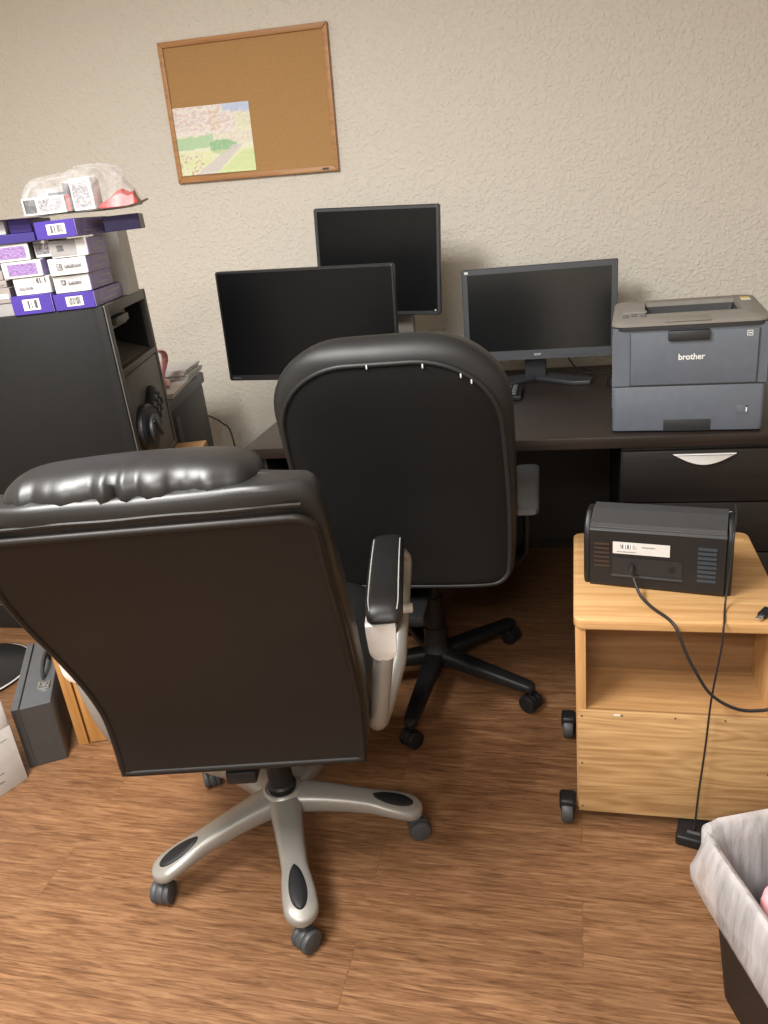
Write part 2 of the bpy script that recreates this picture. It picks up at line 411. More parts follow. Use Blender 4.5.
# ------------------------------------------------------------------ room
WY, XL, XR, YF, ZC = 2.95, -3.1, 1.9, -2.6, 2.55
struct(box1('floor', (XL - .1, YF - .1, -.1), (XR + .1, WY + .1, 0), M['floor']))
struct(box1('wall_back', (XL - .1, WY, 0), (XR + .1, WY + .1, ZC), M['wall']))
struct(box1('wall_left', (XL - .1, YF, 0), (XL, WY, ZC), M['wall']))
struct(box1('wall_right', (XR, YF, 0), (XR + .1, WY, ZC), M['wall']))
struct(box1('wall_front', (XL - .1, YF - .1, 0), (XR + .1, YF, ZC), M['wall']))
struct(box1('ceiling', (XL - .1, YF - .1, ZC), (XR + .1, WY + .1, ZC + .1), M['ceil']))
struct(box1('baseboard_back', (XL, WY - .012, 0), (XR, WY, .1), M['base'], None, .004))

def lamp(x, y, sx, sy, e, col):
    L = bpy.data.lights.new('ceiling_panel_light', 'AREA'); L.shape = 'RECTANGLE'; L.size = sx; L.size_y = sy; L.energy = e; L.color = col
    o = bpy.data.objects.new('ceiling_panel_light', L); COL.objects.link(o); o.location = (x, y, ZC - .03)
lamp(-1.15, .35, .6, 1.2, 138, (1, .98, .945))
lamp(-.35, -1.35, 1.2, .6, 96, (1, .98, .945))
w = bpy.data.worlds.new('world'); SC.world = w; w.use_nodes = True
w.node_tree.nodes['Background'].inputs[0].default_value = (.8, .78, .72, 1); w.node_tree.nodes['Background'].inputs[1].default_value = .05
SC.view_settings.view_transform = 'Standard'; SC.view_settings.look = 'None'; SC.view_settings.exposure = 0

# ------------------------------------------------------------------ bulletin board
bx = thing('bulletin_board', 'oak-framed cork bulletin board hung slightly crooked on the beige wall', 'bulletin board', (-1.135, WY, 1.757))
bx.rotation_euler = (0, R(2.1), 0)
W2, H2 = .318, .232
MB().box((-W2 + .01, -.012, -H2 + .01), (W2 - .01, -.002, H2 - .01)).build('cork_sheet', M['cork'], bx)
fm = MB()
def bar(p, q, w_, d):   # mitred bar by prism
    pass
ox, oz, t = W2, H2, .019
for quad in ([(-ox, -oz), (ox, -oz), (ox - t, -oz + t), (-ox + t, -oz + t)], [(-ox, oz), (-ox + t, oz - t), (ox - t, oz - t), (ox, oz)],
             [(-ox, -oz), (-ox + t, -oz + t), (-ox + t, oz - t), (-ox, oz)], [(ox, -oz), (ox, oz), (ox - t, oz - t), (ox - t, -oz + t)]):
    fm.prism(quad, 0.001, .019, .003, 2, Matrix.Rotation(R(90), 4, 'X'))
fr = fm.build('frame', M['frame'], bx)
MB().box((W2 - .060, -.0205, -H2 + .006), (W2 - .036, -.019, -H2 + .013), .001).build('maker_plate', M['ink'], fr)['label'] = 'small dark plate on frame corner'
# painting
pw, ph = .302, .228
def pcol(u, v):
    nz = mnoise.noise(Vector((u * 9, v * 9, 1))) * .5; n2 = mnoise.noise(Vector((u * 28, v * 28, 4)))
    c = Vector((.80, .82, .62))
    def blend(c, k, f): return c.lerp(Vector(k), max(0, min(1, f)))
    if v > .58:
        c = blend(c, (.83, .74, .74), .7)
        bl = mnoise.noise(Vector((u * 16, v * 22, 9)))
        if bl > .12 and v > .66: c = blend(c, (.60, .38, .40), .55)
        if bl < -.3: c = blend(c, (.55, .45, .58), .5)
        if .46 < u < .60 and .62 < v < .92: c = blend(c, (.66, .46, .33), .35 + .9 * n2)
    if u > .66 and v > .88 - .1 * nz: c = blend(c, (.40, .55, .85), .75)
    if u > .80 and .6 < v < .86: c = blend(c, (.74, .80, .48), .6)
    if .42 < v < .60 and u > .5: c = blend(c, (.72, .62, .56), .5 + n2)
    if u < .5 and abs(v - (.46 + .08 * u)) < .09 + .03 * nz: c = blend(c, (.30, .58, .30), .75)
    if .44 < u < .80 and abs(v - .39) < .10 * (1 - abs((u - .6) / .22) ** 2) + .01: c = blend(c, (.16, .46, .18), .8 + n2 * .3)
    if v < .34: c = blend(c, (.72, .78, .36), .55 + nz)
    x0 = .34 + 1.15 * v; 
    if v < .40 and abs(u - x0) < .13 - .2 * v + .015: c = blend(c, (.64, .58, .60), .85)
    if u > x0 + .16 and v < .3: c = blend(c, (.58, .74, .30), .7)
    if v < .30 and u < .32 and n2 > .28: c = blend(c, (.55, .22, .30), .75)
    return c.lerp(Vector((.86, .86, .78)), .12)
pm = MB().sheet(lambda i, j: ((i - .5) * pw, -.0135 - .003 * sin(pi * i) * (1 - j) - (.002 if j < .02 else 0), (j - .5) * ph), 72, 60).mesh('watercolour_picture', M['paint'])
at = pm.color_attributes.new('paint', 'FLOAT_COLOR', 'POINT')
for v in pm.vertices:
    c = pcol(v.co.x / pw + .5, v.co.z / ph + .5); at.data[v.index].color = (c.x, c.y, c.z, 1)
po = bpy.data.objects.new('watercolour_picture', pm); COL.objects.link(po)
tag(po, 'pastel watercolour of a green garden with pink buildings, stuck on the cork board', 'picture')
po.location = (-1.288, WY, 1.669); po.rotation_euler = (0, R(2.1), 0)

# ------------------------------------------------------------------ desk
dk = thing('desk', 'dark espresso office desk with a drawer pedestal along the back wall', 'desk', (-.98, 2.05, 0))
box1('desktop', (0, 0, .718), (2.3, .885, .75), M['desk'], dk, .0025)
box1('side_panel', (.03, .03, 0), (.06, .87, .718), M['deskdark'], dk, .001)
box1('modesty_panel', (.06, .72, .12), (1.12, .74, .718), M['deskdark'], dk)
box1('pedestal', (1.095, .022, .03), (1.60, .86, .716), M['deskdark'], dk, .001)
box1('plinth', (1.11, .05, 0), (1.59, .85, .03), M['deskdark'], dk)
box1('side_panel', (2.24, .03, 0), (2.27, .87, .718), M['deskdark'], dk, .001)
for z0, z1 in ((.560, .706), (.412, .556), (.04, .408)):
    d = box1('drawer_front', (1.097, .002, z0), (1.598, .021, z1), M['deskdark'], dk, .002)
    hw, hd = .078, .030
    cx = 1.097 + .206
    pts = [(-hw, 0)] + [(-hw + 2 * hw * k / 24, -hd * sin(pi * k / 24)) for k in range(1, 24)] + [(hw, 0)]
    hm = MB().prism(pts, 0, .011, .003, 2, Matrix.Translation((cx, .002, z1 - (.008 if z1 > .6 else .024))) @ Matrix.Rotation(R(90), 4, 'X'))
    h = hm.build('handle', M['white'], d); h['label'] = 'white crescent pull'
    MB().cyl((1.097 + .39, .003, z1 - .03), (1.097 + .39, -.001, z1 - .03), .008).build('lock', M['blackp'], d)
    if z0 < .5 and z0 > .3: pass

# ------------------------------------------------------------------ monitors
def monitor(name, label, loc, w_, h_, bez, botbez, bm_, sm_, roll, th=.03, corner=.006, cat='monitor'):
    t = thing(name, label, cat, loc)
    m = Matrix.Rotation(R(roll), 4, 'Y')
    return t, m
def panel(t, m, cx, cy, cz, w_, h_, bez, botbez, bm_, sm_, th=.035, corner=.008, lip=.004):
    """display head: front face at y=cy, centre (cx,cz)"""
    T = Matrix.Translation((cx, cy, cz)) @ m
    out = rrect(w_, h_, corner, 5); 
    iw, ih = w_ - 2 * bez, h_ - bez - botbez; oz_ = (botbez - bez) / 2
    inn = [(x, z + oz_) for x, z in rrect(iw, ih, .0015, 5)]
    rings = [[(x, .0, z) for x, z in inn]]
    rings = [[(x * .999, lip, oz_ + (z - oz_) * .999) for x, z in inn], [(x, 0, z) for x, z in inn]]
    k = .0025
    rings += [[(x * (1 - 2 * k / w_), 0, z * (1 - 2 * k / h_)) for x, z in out], [(x, k, z) for x, z in out], [(x, th * .6, z) for x, z in out],
              [(x * .9, th, z * .9) for x, z in out]]
    hd = MB().loft(rings, False, True, True, T).build('bezel', bm_, t)
    sc = MB().box((-iw / 2 - .001, lip - .0015, oz_ - ih / 2 - .001), (iw / 2 + .001, lip + .002, oz_ + ih / 2 + .001)).tf(T).build('screen', sm_, t)
    return hd, T

# left monitor
t = thing('computer_monitor', 'wide black monitor, leftmost and lowest, half behind the tall black chair', 'monitor', (-.782, 2.23, .75))
m = Matrix.Rotation(R(2.2), 4, 'Y')
hd, T = panel(t, m, 0, 0, .326, .550, .330, .007, .017, M['mblack'], M['screen'], corner=.007)
MB().box((-.262, -.0004, -.158), (-.235, .0006, -.154)).tf(T).build('logo', M['armgrey'], hd)
MB().prism(rrect(.07, .02, .006), -.20, .13, 0, 2, Matrix.Translation((0, .045, .2))).build('neck', M['mblack'], t)
MB().box((-.05, .02, .28), (.05, .06, .38), .008).build('neck_joint', M['mblack'], t)
MB().prism(rrect(.26, .18, .03), 0, .012, .003, 2, Matrix.Translation((0, .03, 0))).build('foot', M['mblack'], t)
# rear monitor
t = thing('computer_monitor', 'square charcoal monitor raised highest, behind the wide black one', 'monitor', (-.636, 2.60, .75))
m = Matrix.Rotation(R(3.6), 4, 'Y')
hd, T = panel(t, m, 0, 0, .460, .420, .346, .011, .013, M['mgrey'], M['screen'], corner=.008)
MB().cyl((.192, -.001, -.157), (.192, .002, -.157), .0025, seg=10).tf(T).build('power_button', M['silverl'], hd)
MB().box((.0, .06, .012), (.09, .10, .50), .006).build('neck', M['silver'], t)
MB().box((-.06, .02, .40), (.08, .07, .52), .006).build('neck_joint', M['mgrey'], t)
MB().prism(rrect(.28, .2, .02), 0, .014, .003, 2, Matrix.Translation((.02, .14, 0))).build('foot', M['mgrey'], t)
MB().tube(smooth_path([(.055, .06, .33), (.085, .03, .285), (.11, .03, .29), (.13, .05, .30)], 6), .004).build('cable', M['cable'], t)
# right monitor
t = thing('computer_monitor', 'blue-grey widescreen monitor on a V-shaped foot, beside the printer', 'monitor', (-.123, 2.74, .75))
hd, T = panel(t, Matrix.Rotation(R(.6), 4, 'Y') @ Matrix.Rotation(R(-3), 4, 'X'), 0, -.02, .240, .515, .312, .0195, .031, M['mblue'], M['screen2'], corner=.003, th=.05)
bp = MB().loft([[(x, y, z) for x, z in ((-.2575, -.156), (.2575, -.156), (.2575, -.127), (-.2575, -.127))] for y in (-.003, -.0005)], mtx=T)
b_ = bp.build('lower_trim', M['mblue'], hd)
text('logo', 'acer', .014, M['silverl'], hd, T @ Matrix.Translation((-.005, -.0035, -.143)) @ FRONT)
MB().box((-.247, -.0012, .140), (-.234, .0005, .148), .0008).tf(T).build('sticker', M['silverl'], hd)
for k in range(5): MB().box((.075 + k * .024, -.0045, -.1475), (.087 + k * .024, -.0025, -.1455), .0005).tf(T).build('button', M['pdark'], hd)
MB().prism(rrect(.074, .03, .004), .012, .2, .002, 2, Matrix.Translation((-.018, .035, 0))).build('neck', M['mgrey'], t)
MB().box((-.055, .028, .16), (.03, .05, .25), .006).build('neck_joint', M['mgrey'], t)
for sg, nm in ((1, 'foot'), (-1, 'foot')):
    x0 = -.018
    pts = [(x0, .075), (x0 + sg * .05, .07), (x0 + sg * .195, -.045), (x0 + sg * .185, -.095), (x0 + sg * .13, -.095), (x0, .005)]
    MB().prism(pts, 0, .014, .003, 2).build(nm, M['mgrey'], t)
tb = MB().tube(smooth_path([(.085, .02, .09), (.12, .05, .03), (.16, .06, .006), (.185, .04, .006)], 6), .0028).build('cable', M['cable'], t)

# ------------------------------------------------------------------ keyboard and mouse
kb = thing('keyboard', 'black keyboard on the desk, mostly hidden behind the tall chair', 'keyboard', (-.616, 2.475, .75))
MB().prism([(0, 0), (.44, 0), (.44, .15), (0, .15)], 0, .016, .004, 2).build('case', M['blackp'], kb)
for i in range(20):
    for j in range(5):
        x = .012 + i * .0208; y = .014 + j * .0245
        if i == 15: continue
        MB().box((x, y, .0155), (x + .0175, y + .020, .0235), .003, 2).build('key', M['pdark' if i < 16 else 'armgrey'], kb)
ms = thing('computer_mouse', 'small black mouse with a thin cord, on the desk left of the printer', 'mouse', (.135, 2.66, .75), R(-20))
rings = []
for k in range(9):
    a = k / 8 * pi / 2; rings.append([(x * cos(a) ** .5 if k < 8 else x * .1, y * cos(a) ** .5 if k < 8 else y * .1, .034 * sin(a)) for x, y in superell(.03, .055, 2.6, 28)])
MB().loft(rings).build('shell', M['blackp'], ms)
MB().cyl((-.003, .035, .027), (.003, .035, .027), .006).build('wheel', M['greyp'], ms)
MB().tube(smooth_path([(0, .05, .012), (-.02, .085, .004), (-.06, .10, .003), (-.12, .12, .003), (-.17, .15, .003)], 8), .0022).build('cord', M['cable'], ms)

# ------------------------------------------------------------------ laser printer
pr = thing('laser_printer', 'slate-grey laser printer with taupe top, on the right end of the desk', 'printer', (.092, 2.088, .75), R(-4))
PW, PD = .370, .375
bd = MB()
bd.prism([(.006 + x + PW / 2 - .006, y + PD / 2) for x, y in rrect(PW, PD, .012, 5)], .004, .118, .003, 2)
# tray; its grip notch is a dark panel laid on the front
b_ = bd.build('paper_tray', M['pbody'], pr)
MB().box((.0, .0, .120), (PW, PD, .205)).box((0, 0, .205), (PW, .10, .262)).box((0, .33, .205), (PW, PD, .262)).box((0, .10, .205), (.06, .33, .262)).box((.335, .10, .205), (PW, .33, .262)).build('body', M['pbody'], pr)
MB().prism([(.045, -.004), (.345, -.004), (.345, .012), (.045, .012)], .122, .249, .002).build('front_cover', M['pbody'], pr)
MB().box((.130, -.0012, .0035), (.246, .004, .033), .001).build('tray_grip', M['pdark'], pr)
MB().box((.0435, -.0046, .122), (.0447, .0, .249)).box((.3453, -.0046, .122), (.3465, .0, .249)).box((.006, -.0012, .1185), (PW - .006, .003, .1205)).build('panel_seam', M['pdark'], pr)
gw = MB().box((.305, -.0008, .045), (.334, .003, .066), .0008).build('paper_gauge', M['pbody'], b_)
MB().box((.327, -.0015, .050), (.330, 0, .064)).build('gauge_slot', M['white'], b_)
MB().box((.326, -.0018, .061), (.331, -.0002, .065)).build('gauge_mark', M['pdark'], b_)
for k in range(16):
    MB().box((-.0015, .02, .06 + k * .0115), (.001, .035, .066 + k * .0115)).build('vent_rib', M['ptop'], pr)
# taupe top with output recess
zt0, zt1 = .250, .274
outr = [(x + PW / 2, y + PD / 2 - .004) for x, y in rrect(PW + .006, PD + .010, .035, 6)]
inr = [(x + .199, y + .222) for x, y in rrect(.238, .190, .008, 6)]
def off(p, c, k): return [(c[0] + (x - c[0]) * k, c[1] + (y - c[1]) * k) for x, y in p]
oc, ic = (PW / 2, PD / 2), (.199, .222)
rings = [[(x, y, zt0 + .0155) for x, y in outr], [(x, y, zt1 - .004) for x, y in outr], [(x, y, zt1) for x, y in off(outr, oc, .975)],
         [(x, y, zt1) for x, y in inr], [(x, y, zt1 - .01) for x, y in off(inr, ic, .985)]]
MB().loft([[(x, y, z) for x, y in off(outr, oc, .988)] for z in (.257, .268)], False, False).build('cover_edge', M['pdark'], pr)
tp = MB().loft(rings, False, False).build('top_cover', M['ptop'], pr)
trk = MB()
ir = off(inr, ic, .985)
trk.loft([[(x, y, zt1 - .010) for x, y in ir], [(x, y, zt1 - .016 - .024 * max(0, (y - .12) / .2)) for x, y in off(ir, ic, .95)]], False, True)
trk.build('output_tray', M['pdark'], tp)
for x in (.115, .27): MB().box((x, .135, zt1 - .022), (x + .022, .165, zt1 - .006), .003).build('paper_stop', M['armgrey'], tp)
MB().box((.135, -.0155, .2295), (.233, .004, .2525), .003).build('latch', M['pdark'], pr)
MB().box((.125, -.009, zt1 - .0005), (.235, .065, zt1 + .0012), .0008).build('latch_lid', M['ptop'], tp)
for px_, py_ in ((.030, .115), (.052, .13), (.052, .10), (.075, .115), (.03, .085), (.075, .09)):
    MB().box((px_ - .008, py_ - .006, zt1 - .001), (px_ + .008, py_ + .006, zt1 + .0015), .001).build('button', M['armgrey'], tp)
MB().box((.022, .155, zt1 - .001), (.085, .185, zt1 + .0012), .001).build('display', M['cardg'], tp)
MB().box((.332, .30, zt1), (.356, .325, zt1 + .0006)).build('sticker', mat('yellow sticker', (.75, .55, .12), .5), tp)
MB().box((.332, .272, zt1), (.356, .296, zt1 + .0006)).build('sticker', M['white'], tp)
text('logo', 'brother', .0200, M['white'], pr, Matrix.Translation((.192, -.0046, .182)) @ FRONT, .0006, .0004)
sq = MB()
for lo, hi in (((.318, -.0052, .232), (.331, -.0038, .2335)), ((.318, -.0052, .243), (.331, -.0038, .2445)), ((.318, -.0052, .232), (.3195, -.0038, .2445)), ((.3295, -.0052, .232), (.331, -.0038, .2445)), ((.321, -.0052, .237), (.328, -.0038, .2395))): sq.box(lo, hi)
sq.build('emblem', M['white'], pr)

for o in pr.children_recursive: o.data.transform(Matrix.Diagonal((1, 1, 1.065, 1)))
# ------------------------------------------------------------------ rolling oak stand
ct = thing('rolling_stand', 'light oak rolling stand with an open shelf, in front of the desk drawers', 'stand', (-.012, 1.445, 0))
CW, CD, CZ = .418, .442, .545
top = [(x + CW / 2, y + CD / 2) for x, y in rrect(CW, CD, .022, 5)]
MB().prism(top, .520, CZ, .004, 3).build('top_board', M['oak'], ct)
MB().box((.13, CD - .05, CZ), (CW - .015, CD - .03, CZ + .0012)).build('back_ledge', M['oak'], ct)
box1('side_panel', (.003, .008, .032), (.025, CD - .01, .520), M['oakz'], ct, .002)
box1('side_panel', (CW - .025, .008, .032), (CW - .003, CD - .01, .520), M['oakz'], ct, .002)
box1('shelf', (.025, .012, .296), (CW - .025, CD - .01, .314), M['oakdark'], ct)
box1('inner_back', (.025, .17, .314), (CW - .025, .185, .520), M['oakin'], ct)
box1('bottom_board', (.025, .012, .032), (CW - .025, CD - .01, .05), M['oakdark'], ct)
bpn = box1('back_board', (.006, .0, .030), (CW - .006, .007, .314), M['oakpanel'], ct, .001)
for sx, sz in ((.015, .30), (.015, .17), (.015, .045), (.10, .306), (.21, .306), (.31, .306), (CW - .016, .30), (CW - .016, .17)):
    MB().cyl((sx, -.0008, sz), (sx, .001, sz), .0022, seg=8).build('screw', M['ink'], bpn)
MB().box((.083, -.0006, .304), (.096, .001, .309)).build('worn_patch', M['paper'], bpn)['label'] = 'pale chipped patch on panel edge'
for x in (-.020, CW + .020):
    for y in (.0, .305):
        c = MB(); c.cyl((x - .014, y, .028), (x + .014, y, .028), .028, bev=.006)
        wl = c.build('caster', M['greyp'], ct)
        MB().box((x - .018, y - .014, .035), (x + .020, y + .03, .066), .008, 3).build('caster_hood', M['blackp'], wl)

# document scanner
sn = thing('document_scanner', 'compact black document scanner seen from behind, on the oak rolling stand', 'scanner', (.012, 1.602, CZ), R(-11.0))
SW = .302
prof = [(0.004, .0), (0, .01), (.003, .118), (.012, .126), (.078, .150), (.125, .135), (.155, .06), (.16, 0)]
prof = [(.006, 0), (.0, .008), (.003, .122), (.007, .127), (.009, .134), (.050, .150), (.080, .151), (.130, .118), (.158, .03), (.158, 0)]
MB().loft([[(x, y, z) for y, z in prof] for x in (.012, SW - .012)]).build('body', M['scan'], sn, ang=25)
for x0, x1 in ((-.002, .0125), (SW - .0125, SW + .002)):
    cp = [(.012, .0), (.004, .012), (.006, .10), (.016, .130), (.040, .149), (.085, .148), (.132, .112), (.15, .03), (.15, 0)]
    MB().prism(cp, x0, x1, .004, 3, Matrix(((0, 0, 1, 0), (1, 0, 0, 0), (0, 1, 0, 0), (0, 0, 0, 1)))).build('side_cheek', M['scan'], sn)
MB().loft([[(x, y, z) for y, z in ((.006, .1315), (.008, .1375), (.050, .1535), (.084, .1535), (.084, .148))] for x in (.013, SW - .013)]).build('lid', M['scantop'], sn, ang=20)
MB().box((.013, .0045, .1285), (SW - .013, .012, .1310), .0008).build('lid_seam', M['armgrey'], sn)
lb = MB().box((.062, .0012, .076), (.180, .004, .101)).build('rating_label', M['label'], sn); lb['label'] = 'white printed rating sticker'
MB().box((.078, .0006, .088), (.112, .0016, .096)).build('barcode', M['bars'], lb)
MB().box((.122, .0006, .092), (.150, .0016, .0935)).build('print_line', M['print'], lb)
MB().box((.070, .0006, .080), (.112, .0016, .0815)).build('print_line', M['print'], lb)
# port recess: shade painted as a flat dark panel, highlight as a paler lip
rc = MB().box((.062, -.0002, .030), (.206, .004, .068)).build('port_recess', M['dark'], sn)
MB().box((.060, -.003, .0265), (.208, .002, .0310), .001).build('recess_lip', M['scantop'], rc)
MB().cyl((.186, -.001, .050), (.186, .001, .050), .007, seg=16).build('port', M['blackp'], rc)
for k in range(6): MB().box((.022, -.0006, .045 + k * .0095), (.055, .003, .0495 + k * .0095)).build('vent_slot', mat('vent dark brown', (.035, .020, .014), .5), sn)  # left vent slats in dark brown
vb = mat('vent blue grey', (.030, .042, .055), .4)
for k in range(8): MB().box((.236, -.0006, .030 + k * .0095), (.273, .003, .0355 + k * .0095)).build('vent_slot', vb, sn)
pl = MB().cyl((.104, .0, .050), (.104, -.022, .045), .0065, bev=.002).build('power_plug', M['cable'], sn)
for o in sn.children: o.data.transform(Matrix.Diagonal((1, 1, 1.11, 1)))
for o in sn.children_recursive:
    if o.parent is not sn: o.data.transform(Matrix.Diagonal((1, 1, 1.11, 1)))
# cords
cordA = (MB().tube(smooth_path([(.115, 1.556, .585), (.128, 1.52, .562), (.15, 1.485, .553), (.175, 1.447, .5515), (.190, 1.425, .54), (.205, 1.415, .50), (.225, 1.412, .455), (.26, 1.412, .395), (.31, 1.414, .361), (.36, 1.418, .357), (.42, 1.425, .37), (.50, 1.44, .36), (.57, 1.47, .2), (.62, 1.5, .02), (.70, 1.6, .005)], 8), .0034).build('electric_cable', M['cable']))
tag(cordA, 'thick black cord plugged into the back of the scanner, sagging in front of the shelf', 'cable')
cordB = (MB().tube(smooth_path([(.330, 1.66, .712), (.318, 1.585, .715), (.306, 1.532, .700), (.302, 1.522, .64), (.296, 1.515, .575), (.290, 1.49, .550), (.282, 1.445, .549), (.279, 1.432, .540), (.277, 1.427, .50), (.266, 1.425, .40), (.262, 1.425, .345), (.258, 1.425, .25), (.250, 1.425, .12), (.246, 1.42, .05), (.242, 1.415, .029)], 8), .0021).build('adapter_cord', M['cable']))
ad = thing('power_adapter', 'small black power adapter brick on the floor under the oak stand', 'adapter', (.242, 1.415, 0), R(-14))
MB().box((-.034, -.030, 0), (.030, .055, .027), .006, 3).build('brick', M['blackp'], ad)
MB().box((-.012, -.012, .0268), (.016, -.004, .0275)).build('print_line', M['armgrey'], ad)
tag(cordB, 'thin black cord running straight down from the scanner to the floor adapter', 'cable')
us = thing('cable_plug', 'small black and silver cable plug lying on the right of the oak stand', 'plug', (.354, 1.465, CZ), R(55))
MB().box((0, -.009, 0), (.035, .009, .011), .003).build('grip', M['blackp'], us)
MB().box((-.014, -.006, .002), (.001, .006, .008), .001).build('metal_tip', M['chrome'], us)

# ------------------------------------------------------------------ bin with liner
ba = R(21); bn = thing('waste_bin', 'black waste bin in a frosted white liner at the right edge, beside the oak stand', 'bin', (.412, 1.015, 0), ba)
BW, BD, BH = .36, .275, .355
def binring(k, z, r=.045): return [(x, y, z) for x, y in rrect(BW * k, BD * k, r * k, 7)]
MB().loft([binring(.78, 0), binring(.80, .004), binring(.985, BH - .02), binring(1.01, BH - .018), binring(1.01, BH), binring(.985, BH), binring(.965, BH - .02), binring(.79, .012)], True, True).build('tub', M['bin'], bn)
random.seed(3)
def wob(p, z, amp, seed): 
    n_ = mnoise.noise(Vector((p[0] * 22 + seed, p[1] * 22, z * 6))); n2 = mnoise.noise(Vector((p[0] * 60 + seed, p[1] * 60, z * 5)))
    return n_ * amp + n2 * amp * .45
def linring(k, z, amp, seed, zamp=0.):
    out = []
    base = rrect(BW, BD, .045, 26)
    for x, y in base:
        w_ = wob((x, y), z, amp, seed); L_ = math.hypot(x, y)
        kk = k + w_ / L_
        out.append((x * kk, y * kk, z + zamp * mnoise.noise(Vector((x * 12 + seed, y * 12, 2)))))
    return out
ln = MB().loft([linring(1.07, BH - .125, .012, 1, .045), linring(1.10, BH - .10, .014, 1.2, .025), linring(1.11, BH - .06, .016, 2), linring(1.085, BH - .022, .012, 3), linring(1.065, BH + .006, .008, 3.4), linring(1.035, BH + .014, .008, 3.6),
            linring(.975, BH + .010, .005, 4), linring(.90, BH - .03, .007, 4.2), linring(.83, BH - .10, .012, 4.4), linring(.75, BH - .20, .014, 4.6), linring(.62, .09, .014, 5)], False, False).build('liner', M['liner'], bn, ang=80)
ln['label'] = 'frosted white bin liner folded over the rim'
def lump(name, label, loc, s, m, seed):
    b = bmesh.new(); bmesh.ops.create_icosphere(b, subdivisions=4, radius=1)
    for v in b.verts:
        n_ = mnoise.noise(v.co * 1.6 + Vector((seed, 0, 0))) * .35 + abs(mnoise.noise(v.co * 4 + Vector((0, seed, 0)))) * .25
        v.co = Vector((v.co.x * s[0], v.co.y * s[1], v.co.z * s[2])) * (1 + n_)
    mb = MB(); mb._join(b); o = mb.build(name, m, None, loc, 0, 60); return tag(o, label, 'trash')
lump('crumpled_tissue', 'crumpled pink tissue lying in the bin liner', (.358, .995, .292), (.066, .052, .056), M['pink'], 2)
lump('crumpled_wrapper', 'crumpled white wrapper under the pink tissue in the bin', (.45, 1.02, .110), (.075, .055, .03), M['paper'], 8)

# ------------------------------------------------------------------ casters and star bases
def caster_meshes(r, w_, m1, m2):
    hood = MB()
    rings = []
    for k in range(9):
        a = pi * k / 8
        rings.append([(x, -r * 1.02 * cos(a), r + r * 1.02 * sin(a)) for x in (-w_ / 2 * .30, w_ / 2 * .30)])
    hood.cyl((-w_ * .18, 0, r), (w_ * .18, 0, r), r * .97, bev=.003)
    hood.cyl((0, 0, r * 1.2), (0, 0, r * 2.5), .006)
    hm = hood.mesh('caster', m1)
    wm = MB().cyl((w_ * .14, 0, r), (w_ * .5, 0, r), r, bev=.007, seg=28).mesh('caster_wheel', m2)
    wm2 = MB().cyl((-w_ * .5, 0, r), (-w_ * .14, 0, r), r, bev=.007, seg=28).mesh('caster_wheel', m2)
    return hm, wm, wm2
def put(name, me, parent, loc=(0, 0, 0), rz=0.):
    o = bpy.data.objects.new(name, me); COL.objects.link(o); o.parent = parent; o.location = loc; o.rotation_euler = (0, 0, rz); return o
def star_leg(Rr, zt_hub, zt_tip, hh, hw0, hw1, arch=0.):
    mb = MB(); rings = []
    n = 34
    for k in range(n + 1):
        t_ = sin(pi / 2 * k / n) if arch else k / n; x = .02 + (Rr - .02) * t_
        zt_ = zt_hub + (zt_tip - zt_hub) * (t_ ** (1.6 if arch else 1.0)); h_ = hh * (1 - .45 * t_)
        w_ = hw0 + (hw1 - hw0) * t_ + (.006 * sin(pi * t_) * -1 if arch else 0)
        if arch and t_ > .62: w_ += .007 * sin(pi * (t_ - .62) / .38 * .9)
        end = 1.
        if t_ > .9: end = math.sqrt(max(0.0, 1 - ((t_ - .9) / .1) ** 2)) * .98 + .02
        w_ *= end
        cz = zt_ - h_ / 2
        rings.append([(x, yy, cz + zz) for yy, zz in superell(w_, h_ / 2 * (.35 + .65 * end), 3.2, 20)])
    return mb.loft(rings)

# ------------------------------------------------------------------ front chair (silver arms)
c1 = thing('office_chair', 'glossy black leather office chair with silver arms and silver star base, in front', 'office chair', (-.682, 1.314, 0), R(11))
lm = star_leg(.325, .152, .092, .056, .040, .031, 1.).mesh('base_leg', M['silver'])
fp = MB()
rings = []
for k in range(17):
    t_ = .5 - .5 * cos(pi * k / 16); x = .213 + .092 * t_; w_ = .0205 * math.sqrt(max(.004, 1 - (2 * t_ - 1) ** 2)) * (.8 + .3 * t_); 
    zt_ = .152 + (.092 - .152) * (((x - .02) / .305) ** 1.6)
    rings.append([(x, yy, zt_ - .002 + zz) for yy, zz in superell(w_, .006, 2.6, 14)])
fpm = fp.loft(rings).mesh('foot_pad', M['blackp'])
ck = caster_meshes(.026, .046, M['greyp'], M['greyp'])
groove = MB().tube([(.075, 0, .1458), (.12, 0, .1393), (.165, 0, .131)], .0022, 6).mesh('leg_groove', M['silverl'])
for k in range(5):
    a = R(-64.5 + 72 * k - 11)
    lg = put('base_leg', lm, c1, (0, 0, 0), a); put('foot_pad', fpm, lg); put('leg_groove', groove, lg)
    cs = put('caster', ck[0], c1, (.312 * cos(a), .312 * sin(a), 0), a + R((35, -75, 20, 60, -40)[k]))
    put('caster_wheel', ck[1], cs); put('caster_wheel', ck[2], cs)
MB().lathe([(.03, .085), (.046, .09), (.050, .11), (.050, .142), (.047, .150), (.040, .155), (.036, .152), (.034, .145)], 36).build('hub', M['silver'], c1)
MB().lathe([(.033, .14), (.033, .165), (.029, .17), (.029, .27), (.025, .275), (.025, .40)], 28).build('gas_lift', M['blackp'], c1)
MB().box((-.10, -.13, .385), (.10, .14, .425), .012).box((-.03, -.26, .39), (.03, -.1, .42), .006).build('tilt_mechanism', M['blackp'], c1)
MB().tube([(.08, .06, .40), (.20, .07, .395), (.30, .08, .40)], .006).build('height_lever', M['blackp'], c1)
